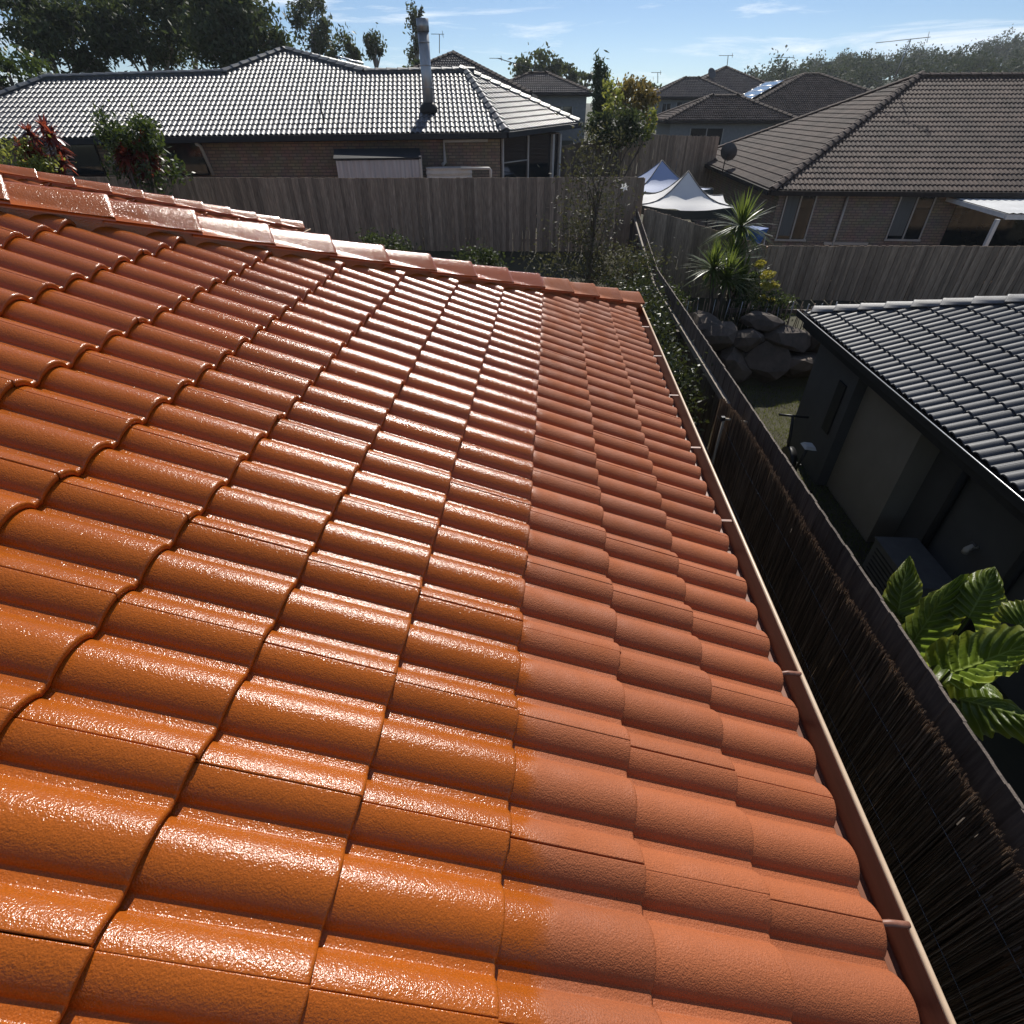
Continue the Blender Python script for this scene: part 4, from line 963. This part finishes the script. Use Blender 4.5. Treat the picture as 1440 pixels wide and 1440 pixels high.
gum('round gum tree beyond the low far roof', [(752, 92, 30, 26, 12, 1500), (790, 102, 22, 16, 7, 600)], 78, 11, 'gum', (.4, .7), (.2, .34))
gum('grey green trees fringe behind the golden shrub', [(815, 112, 26, 14, 8, 600), (905, 130, 30, 12, 8, 600)], 80, 12, 'gum', (.4, .7), (.2, .34))
# conifer-like bush and the golden one beside it
c = TP(848, 135, 31)
tree('pine_tree', 'dark upright pine between the far houses', (c.x, 31, ground_z(c.x, 31)), [(tuple(TP(848, 150, 31)), (.55, .55, 1.2), 22, 2600), (tuple(TP(846, 108, 31)), (.32, .32, .75), 10, 800)], (.16, .34), (.04, .08), M['leaf_conifer'], M['bark'], .12, seed=21, flat=-1.0, shell=.3)
c = TP(888, 150, 30)
tree('golden_shrub', 'golden flowering shrub beside the dark pine', (c.x, 30, ground_z(c.x, 30)), [(tuple(TP(890, 140, 30)), (.72, .7, .7), 20, 1900), (tuple(TP(914, 158, 30)), (.36, .4, .6), 8, 500)], (.12, .24), (.06, .12), M['leaf_gold'], M['bark'], .08, cat='shrub', seed=22)
c = TP(862, 150, 28.6)
tree('white_flowered_shrub', 'pale leaved shrub in front of the dark pine', (c.x, 28.6, ground_z(c.x, 28.6)), [(tuple(TP(862, 142, 28.6)), (.42, .4, .7), 10, 420), (tuple(TP(915, 172, 28.6)), (.4, .4, .55), 8, 300)], (.12, .24), (.06, .12), M['leaf_lime'], M['bark'], .05, cat='shrub', seed=23)
c = TP(880, 185, 27.5)
tree('dark_shrub', 'dark rounded shrub mass under the pine and golden shrub', (c.x, 27.5, ground_z(c.x, 27.5)), [(tuple(TP(868, 178, 27.5)), (1.05, .7, .55), 20, 2400)], (.12, .24), (.06, .12), M['gum_dark'], M['bark'], .08, cat='shrub', seed=24)
# large olive shrub before the back fence
c = TP(838, 330, 11.6)
tree('olive_shrub', 'tall sparse olive brown shrub against the back fence', (c.x, 11.6, ground_z(c.x, 11.6)),
     [(tuple(TP(845, 235, 11.6)), (.62, .5, .62), 18, 1000), (tuple(TP(835, 310, 11.6)), (.78, .6, .6), 22, 1400), (tuple(TP(825, 378, 11.3)), (1.05, .7, .45), 30, 2100), (tuple(TP(885, 388, 10.6)), (.65, .6, .45), 18, 1500)],
     (.05, .10), (.02, .04), M['leaf_olive'], M['bark'], .035, cat='shrub', seed=31, limbs=14, flat=.1, spread=.34, shell=.35)
fp = TP(878, 263, 11.3); t = thing('white_flower', 'single large white flower on the tall olive shrub', 'flower', fp)
mb = MB(); mb.tube([fp + Vector((0, .02, -.03)), fp + Vector((-.08, .25, -.25))], .006, 5); mb.build('stem', M['bark'], t)
for k in range(6):
    a = k * math.pi / 3 + .3; d = Vector((math.cos(a), -.35, math.sin(a) * .9)); s = Vector((-math.sin(a), 0, math.cos(a)))
    mb = MB(); mb.poly([fp, fp + d * .04 + s * .022, fp + d * .085, fp + d * .04 - s * .022]); mb.build('petal', M['petal'], t)
# glossy hedge along the side passage
spots = [(.52, 8.9, -.95, .42, .5, .50), (.50, 8.0, -.95, .40, .55, .45), (.48, 7.1, -1.0, .36, .5, .40), (.5, 6.3, -1.05, .34, .5, .42), (.52, 5.5, -1.10, .34, .45, .42), (.55, 4.95, -1.35, .26, .3, .36)]
names = ['glossy hedge bush closest to the roof corner and olive shrub', 'glossy hedge bush second from the roof corner', 'glossy hedge bush third from the roof corner', 'glossy hedge bush fourth from the roof corner', 'glossy hedge bush fifth from the roof corner', 'smallest glossy hedge bush just before the clothesline']
for k, (x, y, z, rx, ry, rz_) in enumerate(spots):
    tree('hedge_bush', names[k], (x, y, -2.6), [((x, y, z), (rx, ry, rz_), 22, 2600)], (.04, .085), (.02, .04), M['leaf_gloss'], M['bark'], .022, cat='hedge', group='glossy hedge along the side fence', seed=40 + k, limbs=10, flat=.0, spread=.3, shell=.4)
for k, (x, y, s, lab) in enumerate(((-2.6, 13.6, .5, 'low dark shrub at the foot of back fence'), (-5.2, 14.6, .55, 'dark shrub clump near the wing gutter end'))):
    tree('low_shrub', lab, (x, y, ground_z(x, y)), [((x, y, ground_z(x, y) + s), (s * 1.2, s, s * .8), 18, 1800)], (.06, .12), (.03, .06), M['gum_dark'], M['bark'], .025, cat='shrub', seed=60 + k)

def blades(rng, base, n, L_, W_, mat_mb, el=(-.2, 1.4), curve=.35, seg=4, az=None):
    """strap leaves radiating from a rosette"""
    for i in range(n):
        a = rng.uniform(0, 2 * math.pi); e = rng.uniform(*el); ln = rng.uniform(*L_); wd = rng.uniform(*W_)
        d = Vector((math.cos(a) * math.cos(e), math.sin(a) * math.cos(e), math.sin(e))); s = Vector((-math.sin(a), math.cos(a), 0)); p = Vector(base); b = len(mat_mb.v)
        for k in range(seg + 1):
            f = k / seg; w = wd * (.55 + 1.2 * f * (1 - f)) * (1 - f ** 3) + .001
            q = p + d * (ln * f) - Vector((0, 0, 1)) * (curve * ln * f * f * (1.0 - .5 * abs(math.sin(e))))
            mat_mb.v.append(tuple(q - s * w)); mat_mb.v.append(tuple(q + s * w))
        for k in range(seg): mat_mb.f.append((b + 2 * k, b + 2 * k + 1, b + 2 * k + 3, b + 2 * k + 2)); mat_mb.sm.append(False)
def rosette_plant(name, label, cat, base, heads, L_, W_, n, mat, bark, seed, el=(-.3, 1.5), curve=.3, group=None, r=.04):
    rng = np.random.default_rng(seed); t = thing(name, label, cat, base, group); mb = MB()
    for h in heads:
        h = Vector(h); mb.tube([Vector(base) - Vector((0, 0, .1)), Vector(base).lerp(h, .5) + Vector((rng.normal() * .03, rng.normal() * .03, 0)), h], [r, r * .9, r * .8], 7)
    mb.build('stem', bark, t)
    for h in heads:
        m2 = MB(); blades(rng, h, n, L_, W_, m2, el, curve); m2.build('leaves', mat, t)['kind'] = 'stuff'
    return t
YG = -2.95; QY = 1.255
def qy(y): return CAM.y + (y - CAM.y) * QY
rosette_plant('yucca', 'tall yucca with drooping dark blades beside the blue tub', 'yucca', (3.95, qy(12.4), YG), [TP(1042, 318, qy(12.4))], (.72, 1.15), (.018, .032), 170, M['leaf_yucca'], M['bark'], 71, el=(-.5, 1.5), curve=.28, r=.07)
rosette_plant('yucca', 'bright twin headed yucca above the boulders', 'yucca', (3.45, qy(11.3), YG), [TP(1003, 378, qy(11.3)), TP(1022, 392, qy(11.2))], (.55, .9), (.018, .030), 160, M['leaf_yucca'], M['bark'], 72, el=(-.5, 1.5), curve=.22, r=.06)
rosette_plant('yucca', 'low shaded yucca clump between the twin yucca and the fence', 'yucca', (4.0, qy(11.7), YG), [TP(1040, 400, qy(11.7)), TP(1030, 365, qy(12.0))], (.65, 1.0), (.018, .03), 130, M['leaf_yucca'], M['bark'], 73, el=(-.3, 1.5), curve=.22, r=.05)
# yellow layered shrub
c = TP(1070, 395, qy(11.9))
tree('yellow_shrub', 'yellow leaved shrub with layered tufts by the dark fence', (c.x, qy(11.1), YG), [(tuple(TP(1066, 372, qy(11.1))), (.16, .16, .08), 6, 420), (tuple(TP(1080, 387, qy(11.1))), (.20, .18, .06), 6, 480), (tuple(TP(1083, 402, qy(11.0))), (.2, .18, .06), 6, 480), (tuple(TP(1078, 420, qy(11.0))), (.17, .16, .05), 6, 400)],
     (.08, .15), (.022, .04), M['leaf_yellow'], M['bark'], .014, cat='shrub', seed=81, limbs=4, flat=-.6)
c = TP(1062, 410, qy(11.6))
tree('garden_shrub', 'dark green shrub under the yellow tufts', (c.x, qy(11.6), YG), [(tuple(c), (.5, .4, .4), 16, 1500)], (.06, .12), (.03, .05), M['leaf_mid'], M['bark'], .02, cat='shrub', seed=82)
for k, (x, y, h, lab) in enumerate(((1.95, 13.9, .7, 'dark low shrub beside the side fence behind the stick edging'), (4.5, 13.75, .5, 'dark low shrub behind the stick edging below the yellow tufts'))):
    tree('low_shrub', lab, (x, y, YG), [((x, y, YG + h), (.62, .45, h * .75), 20, 2400)], (.06, .12), (.03, .055), M['gum_dark'], M['bark'], .02, cat='shrub', seed=84 + k)
# red cordylines
for k, (hs, lab, seed) in enumerate(((((40, 185), (62, 178), (80, 205), (50, 215), (70, 232)), 'dark red strap leaved cordyline beside the lime bush', 91), (((172, 215), (205, 200), (215, 215), (188, 228)), 'red tipped cordyline in front of the second green bush', 92))):
    c = TP(hs[0][0], 240, 14.3); heads = [TP(x, y, 14.3 + .2 * (i % 3)) for i, (x, y) in enumerate(hs)]; rq = np.random.default_rng(seed); heads += [TP(x + rq.uniform(-14, 14), y + rq.uniform(4, 26), 14.2 + .15 * (i % 4)) for i, (x, y) in enumerate(hs + hs)]
    rosette_plant('cordyline', lab, 'cordyline', (c.x + .3, 14.3, ground_z(c.x, 14.3)), heads, (.20, .38), (.035, .06), 40, M['leaf_red'], M['bark'], seed, el=(-.8, 1.3), curve=.35, r=.025)
c = TP(185, 195, 14.6)
tree('green_bush', 'green leafy bush around the red tipped cordyline', (c.x, 14.6, ground_z(c.x, 14.6)), [(tuple(TP(180, 190, 14.6)), (.62, .5, .5), 18, 1500), (tuple(TP(215, 225, 14.6)), (.6, .5, .5), 14, 1000), (tuple(TP(165, 215, 14.6)), (.5, .5, .5), 12, 900)], (.10, .2), (.035, .07), M['leaf_mid'], M['bark'], .025, cat='bush', seed=93, limbs=9)
c = TP(20, 218, 13.8)
tree('lime_bush', 'lime yellow bush at the picture edge above the roof hip', (c.x, 13.8, ground_z(c.x, 13.8)), [(tuple(TP(12, 222, 13.8)), (.9, .6, .42), 20, 2600)], (.06, .12), (.03, .06), M['leaf_lime'], M['bark'], .02, cat='bush', seed=94)

# elephant ear plant between the fence and the charcoal wall
M['ear'] = None
def ear_material():
    m, t, b, out = mat_new('elephant ear leaf'); L = t.links.new
    tc = nd(t, 'ShaderNodeTexCoord'); s = nd(t, 'ShaderNodeSeparateXYZ'); L(tc.outputs['UV'], s.inputs[0])
    # paler midrib and side veins from the leaf's own coordinates
    ab = nd(t, 'ShaderNodeMath', operation='ABSOLUTE'); L(s.outputs['X'], ab.inputs[0])
    mr = nd(t, 'ShaderNodeMapRange'); mr.inputs['From Min'].default_value = .0; mr.inputs['From Max'].default_value = .05; mr.inputs['To Min'].default_value = 1; mr.inputs['To Max'].default_value = 0; L(ab.outputs[0], mr.inputs['Value'])
    ph = nd(t, 'ShaderNodeMath', operation='MULTIPLY_ADD'); ph.inputs[1].default_value = -.32; L(ab.outputs[0], ph.inputs[0]); L(s.outputs['Y'], ph.inputs[2])
    mu = nd(t, 'ShaderNodeMath', operation='MULTIPLY'); mu.inputs[1].default_value = 2 * math.pi * 9; L(ph.outputs[0], mu.inputs[0])
    co = nd(t, 'ShaderNodeMath', operation='COSINE'); L(mu.outputs[0], co.inputs[0])
    vr = nd(t, 'ShaderNodeMapRange'); vr.inputs['From Min'].default_value = .80; vr.inputs['From Max'].default_value = 1.0; vr.inputs['To Max'].default_value = .8; L(co.outputs[0], vr.inputs['Value'])
    mx = nd(t, 'ShaderNodeMath', operation='MAXIMUM'); L(mr.outputs[0], mx.inputs[0]); L(vr.outputs[0], mx.inputs[1])
    g = nd(t, 'ShaderNodeNewGeometry'); n = nd(t, 'ShaderNodeTexNoise', Scale=9.0, Detail=4); L(g.outputs['Position'], n.inputs['Vector'])
    ed = nd(t, 'ShaderNodeMapRange'); ed.inputs['From Min'].default_value = .55; ed.inputs['From Max'].default_value = 1.0; ed.inputs['To Max'].default_value = .5; L(ab.outputs[0], ed.inputs['Value'])
    ye = nd(t, 'ShaderNodeMath', operation='MULTIPLY'); L(ed.outputs[0], ye.inputs[0]); L(n.outputs['Fac'], ye.inputs[1])
    c0 = nd(t, 'ShaderNodeMix', data_type='RGBA'); c0.inputs['A'].default_value = (.105, .15, .018, 1); c0.inputs['B'].default_value = (.46, .40, .045, 1); L(ye.outputs[0], c0.inputs['Factor'])
    c1 = nd(t, 'ShaderNodeMix', data_type='RGBA'); L(mx.outputs[0], c1.inputs['Factor']); L(c0.outputs['Result'], c1.inputs['A']); c1.inputs['B'].default_value = (.26, .33, .09, 1)
    L(c1.outputs['Result'], b.inputs['Base Color']); b.inputs['Roughness'].default_value = .38
    tr = nd(t, 'ShaderNodeBsdfTranslucent'); hs = nd(t, 'ShaderNodeHueSaturation', Value=2.5); L(c1.outputs['Result'], hs.inputs['Color']); L(hs.outputs['Color'], tr.inputs['Color'])
    ms = nd(t, 'ShaderNodeMixShader'); ms.inputs[0].default_value = .42; L(b.outputs[0], ms.inputs[1]); L(tr.outputs[0], ms.inputs[2]); L(ms.outputs[0], out.inputs['Surface'])
    return m
M['ear'] = ear_material()
ep = thing('elephant_ear', 'elephant ear plant with huge pleated leaves behind the reed screen', 'plant', (2.55, 2.6, -3.9))
def ear_leaf(base, tip, facing, width, root, seed, cup=.10, wave=.03):
    rng = np.random.default_rng(seed); base, tip = Vector(base), Vector(tip); ya = tip - base; ln = ya.length; ya.normalize()
    na = Vector(facing); na = (na - ya * na.dot(ya)).normalized(); xa = ya.cross(na)
    nt_, ns = 54, 24; mb = MB(); uv = []
    for i in range(nt_ + 1):
        f = i / nt_; wf = (math.sin(math.pi * min(1, f * .93 + .07) ** .72)) ** .8 * (1 - .25 * f)
        for j in range(-ns // 2, ns // 2 + 1):
            s = j / (ns / 2); a = abs(s)
            x = s * width * wf * (1 + (.05 * math.sin(21 * f + seed) + .03 * math.sin(53 * f + 2 * seed + 3 * (s > 0))) * a); lob = .34 * ln * (1 - f) ** 2.2 * a ** 1.6
            yv = f * ln - lob + .05 * ln * a * (1 - a) * f
            ph = f - .32 * a
            z = -cup * a ** 1.7 * width / .2 + .021 * math.cos(2 * math.pi * 9 * ph) * min(1, a * 3) + wave * a ** 2 * math.sin(13 * f + 2 * s + seed) + .012 * math.exp(-(a / .04) ** 2)
            z -= .22 * ln * f * f * .5
            mb.v.append(tuple(base + xa * x + ya * yv + na * z)); uv.append((s, f))
    n = ns + 1
    for i in range(nt_):
        for j in range(ns): mb.f.append((i * n + j, i * n + j + 1, (i + 1) * n + j + 1, (i + 1) * n + j)); mb.sm.append(True)
    me = mb.mesh('leaf', M['ear']); ul = me.uv_layers.new(name='UVMap')
    for lp_ in me.loops: ul.data[lp_.index].uv = uv[lp_.vertex_index]
    lf = link('leaf', me, ep)
    root = Vector(root); m_ = base.lerp(root, .45) - na * .06
    MB().tube([root, m_, base - ya * .02 - na * .012, base + ya * (ln * .5) - na * .02], [.022, .017, .011, .004], 8).build('stalk', M['leaf_mid'], lf)
    return lf
root = (2.55, 2.6, -3.9)
def X(px, py, x): return P(px, py, 'x', x)
v_cam = Vector((-.55, -.45, .70))
ear_leaf(X(1262, 868, 2.37), X(1277, 783, 2.42), (-.55, -.35, .75), 0.176, root, 1)
ear_leaf(X(1284, 905, 2.28), X(1343, 811, 2.37), (-.65, -.25, .70), 0.195, root, 2)
ear_leaf(X(1362, 868, 2.48), X(1400, 800, 2.58), (-.45, -.5, .70), 0.208, root, 3, wave=.03)
ear_leaf(X(1338, 945, 2.28), X(1462, 903, 2.42), (-.25, -.65, .75), 0.221, root, 4)
ear_leaf(X(1352, 985, 2.28), X(1470, 1010, 2.35), (-.1, -.5, .85), 0.182, root, 5, cup=.14, wave=.035)
ear_leaf(X(1292, 885, 2.50), X(1262, 860, 2.35), (-.4, -.1, .9), 0.078, root, 6)
ear_leaf(X(1430, 880, 2.54), X(1475, 850, 2.67), (-.3, -.6, .7), 0.156, root, 7)
ear_leaf(X(1330, 930, 2.67), X(1420, 985, 2.61), (-.2, -.4, .9), 0.195, root, 8, cup=.12)

# ------------------------------------------------------------------ neighbour's yard: boulders, edging, lawn, bike
rw = thing('boulder_wall', 'low retaining wall of rough sandstone boulders above the shaded lawn', 'rock wall', (4.8, 12.9, -3.9))
rng = np.random.default_rng(5)
def boulder(c, s, seed):
    bm = bmesh.new(); bmesh.ops.create_icosphere(bm, subdivisions=2, radius=1.0); r = np.random.default_rng(seed); ph = r.uniform(0, 6, 9)
    pl = r.normal(size=(7, 3)); pl /= np.linalg.norm(pl, axis=1, keepdims=True); dist = r.uniform(.48, .74, 7)
    for v in bm.verts:
        for k in range(7):
            d = v.co.dot(Vector(pl[k])) - dist[k]
            if d > 0: v.co -= Vector(pl[k]) * d
        v.co += v.co.normalized() * .05 * math.sin(5 * v.co.x + ph[0]) * math.sin(4 * v.co.y + ph[1]) * math.sin(5 * v.co.z + ph[2])
        v.co = Vector((v.co.x * s[0], v.co.y * s[1], v.co.z * s[2])) * 1.5
    me = bpy.data.meshes.new('boulder'); bm.to_mesh(me); bm.free(); me.materials.append(M['rock'])
    link('boulder', me, rw, Matrix.Translation(Vector(c)) @ Matrix.Rotation(r.uniform(-.4, .4), 4, 'Z') @ Matrix.Rotation(r.uniform(-.2, .2), 4, 'Y'))
for k, (x, z, sx, sz) in enumerate(((2.05, -2.42, .34, .24), (2.75, -2.40, .36, .26), (3.45, -2.38, .40, .28), (4.15, -2.42, .34, .24), (4.8, -2.40, .36, .26), (5.5, -2.4, .38, .26),
                                    (1.75, -2.02, .30, .20), (2.4, -1.98, .34, .22), (3.05, -2.0, .34, .20), (3.75, -1.96, .38, .22), (4.45, -2.0, .34, .22), (5.1, -1.97, .34, .22), (2.1, -1.72, .26, .13), (3.3, -1.72, .30, .12), (4.7, -1.73, .28, .12))):
    boulder((-.89 + (x + .89) * 1.255, 12.75 + .22 * (z + 2.4) / .4 + rng.normal() * .05, 1.6185 - (1.6185 - z) * 1.265), (sx * 1.3, .38, sz * 1.35), 100 + k)
eg = thing('edging_fence', 'low black stick edging fence on top of the boulders', 'fence', (4.4, 13.45, -2.95))
for k in range(58):
    x = 1.9 + k * .08 + rng.normal() * .014; h = rng.uniform(.46, .62); lean = rng.normal() * .05
    MB().tube([(x, 13.45 + rng.normal() * .012, -2.95), (x + lean, 13.45, -2.75 + h)], rng.uniform(.008, .014), 5).build('stick', M['reed'] if k % 4 else M['galv'], eg)
a, b = TP(1048, 434, 13.55), TP(1118, 433, 13.55)
MB().box2((a.x - .4, 13.52, a.z - .09), (b.x + .5, 13.59, a.z)).build('rail', M['timber_dark'], eg)
# lawn
g_v, g_f, b = [], [], 0
n = 36000; gx = nrg.uniform(1.6, 6.2, n); gy = nrg.uniform(4.5, 12.8, n); ga = nrg.uniform(0, 6.28, n); gh = nrg.uniform(.025, .075, n)
gz_ = np.full(n, -3.925)
B0 = np.stack([gx, gy, gz_], 1); dx_ = np.stack([np.cos(ga), np.sin(ga), 0 * ga], 1) * .006; tip = np.stack([nrg.normal(0, .022, n), nrg.normal(0, .022, n), gh], 1)
V_ = np.stack([B0 - dx_, B0 + dx_, B0 + tip], 1).reshape(-1, 3)
o = link('lawn_grass', np_mesh('lawn_grass', V_, np.arange(3 * n).reshape(n, 3), M['grass'])); o['kind'] = 'stuff'; o['label'] = 'patchy green lawn in the shaded neighbouring side yard'; o['category'] = 'grass'
# exercise bike standing on the lawn edge
xb = Vector((3.62, 8.15, -3.92)); bk = thing('exercise_bike', 'black exercise bike with pale seat on the neighbouring lawn', 'exercise bike', xb)
xb0 = Vector((3.62, 8.15, -3.92))
def xb_(dx, dy, z): return xb0 + Vector((dx, dy, z))
MB().tube([xb_(-.30, .32, .04), xb_(.30, .32, .04)], .03, 8).build('foot_bar', M['black_plastic'], bk); MB().tube([xb_(-.30, -.42, .04), xb_(.30, -.42, .04)], .03, 8).build('foot_bar', M['black_plastic'], bk)
MB().tube([xb_(0, .32, .05), xb_(0, -.05, .35), xb_(0, -.42, .05)], .035, 8).build('frame', M['dark_metal'], bk)
MB().tube([xb_(0, .2, .12), xb_(-.04, .30, .75), xb_(-.08, .36, 1.12)], .028, 8).build('stem', M['dark_metal'], bk)
MB().tube([xb_(-.32, .38, 1.14), xb_(.18, .34, 1.12)], .022, 8).build('handlebar', M['dark_metal'], bk)
MB().tube([xb_(0, -.15, .2), xb_(.06, -.22, .80)], .028, 8).build('seat_post', M['dark_metal'], bk)
mb = MB(); mb.box(xb_(.07, -.22, .86), (.20, .22, .05), Matrix.Rotation(.1, 3, 'Y'), .7); mb.build('seat', M['white'], bk)
MB().tube([xb_(-.06, .18, .33), xb_(.06, .18, .33)], .25, 20).build('flywheel', M['black_plastic'], bk)
for s in (-1, 1): MB().box(xb_(s * .14, -.02 + s * .08, .22 + s * .1), (.10, .09, .03)).build('pedal', M['black_plastic'], bk)

# ------------------------------------------------------------------ wooded hill
HY = 300.0
ridge = [(1040, 128), (1075, 116), (1100, 106), (1150, 92), (1200, 82), (1250, 82), (1300, 80), (1350, 74), (1400, 64), (1440, 58), (1520, 44), (1640, 30), (1800, 28)]
rp = [P(x, y, 'y', HY) - Vector((0, 0, 6.5)) for x, y in ridge]
V, F = [], []; rows = [(0, 1.0), (-30, .82), (-60, .62), (-95, .40), (-130, .18), (-170, -.05)]
for dy, k in [(120, .3), (50, .85)] + rows:
    for p in rp: V.append((p.x + dy * .25, p.y + dy, ground_z(p.x, HY + dy) * (1 - k) + p.z * k - .4))
n = len(rp)
for j in range(len(rows) + 1):
    for i in range(n - 1): F.append((j * n + i, j * n + i + 1, (j + 1) * n + i + 1, (j + 1) * n + i))
link('hill', np_mesh('hill', V, F, M['hill'], True), kind='structure')
rng = np.random.default_rng(77); Vs, Fs, b = [], [], 0
for k in range(520):
    u = rng.uniform(0, n - 1.001); i = int(u); f = u - i; row = rng.random() ** 1.5
    dy = -150 * row; kz = 1 - (row * 150) / 165.0
    p = rp[i].lerp(rp[i + 1], f); base = np.array([p.x + dy * .25, p.y + dy, ground_z(p.x, HY + dy) * (1 - kz) + p.z * kz])
    hgt = rng.uniform(4.5, 9.5) * (1.25 if rng.random() < .12 else 1); r = hgt * rng.uniform(.26, .40)
    _, pts = clumps(base + np.array([0, 0, hgt * .62]), (r, r, hgt * .36), 8, 300, rng, .28, .5)
    V_, F_ = leaf_quads(pts, (.5, 1.05), (.3, .65), rng, 0); Vs.append(V_); Fs.append(F_ + b); b += len(V_)
o = link('forest', np_mesh('forest', np.concatenate(Vs), np.concatenate(Fs), M['leaf_hill'])); o['kind'] = 'stuff'; o['label'] = 'distant eucalypt forest covering the hill'; o['category'] = 'forest'

# ------------------------------------------------------------------ thin sunlit haze
HAZE = 0.00032
if HAZE:
    hz = MB().box2((-430, -65, -6), (430, 640, 40)).build('haze', None)
    m = bpy.data.materials.new('haze'); m.use_nodes = True; t = m.node_tree; t.nodes.clear()
    out = t.nodes.new('ShaderNodeOutputMaterial'); pv = t.nodes.new('ShaderNodeVolumePrincipled')
    pv.inputs['Color'].default_value = (.88, .94, 1.0, 1); pv.inputs['Density'].default_value = HAZE; pv.inputs['Anisotropy'].default_value = .6
    t.links.new(pv.outputs[0], out.inputs['Volume']); hz.data.materials.append(m); hz['kind'] = 'stuff'
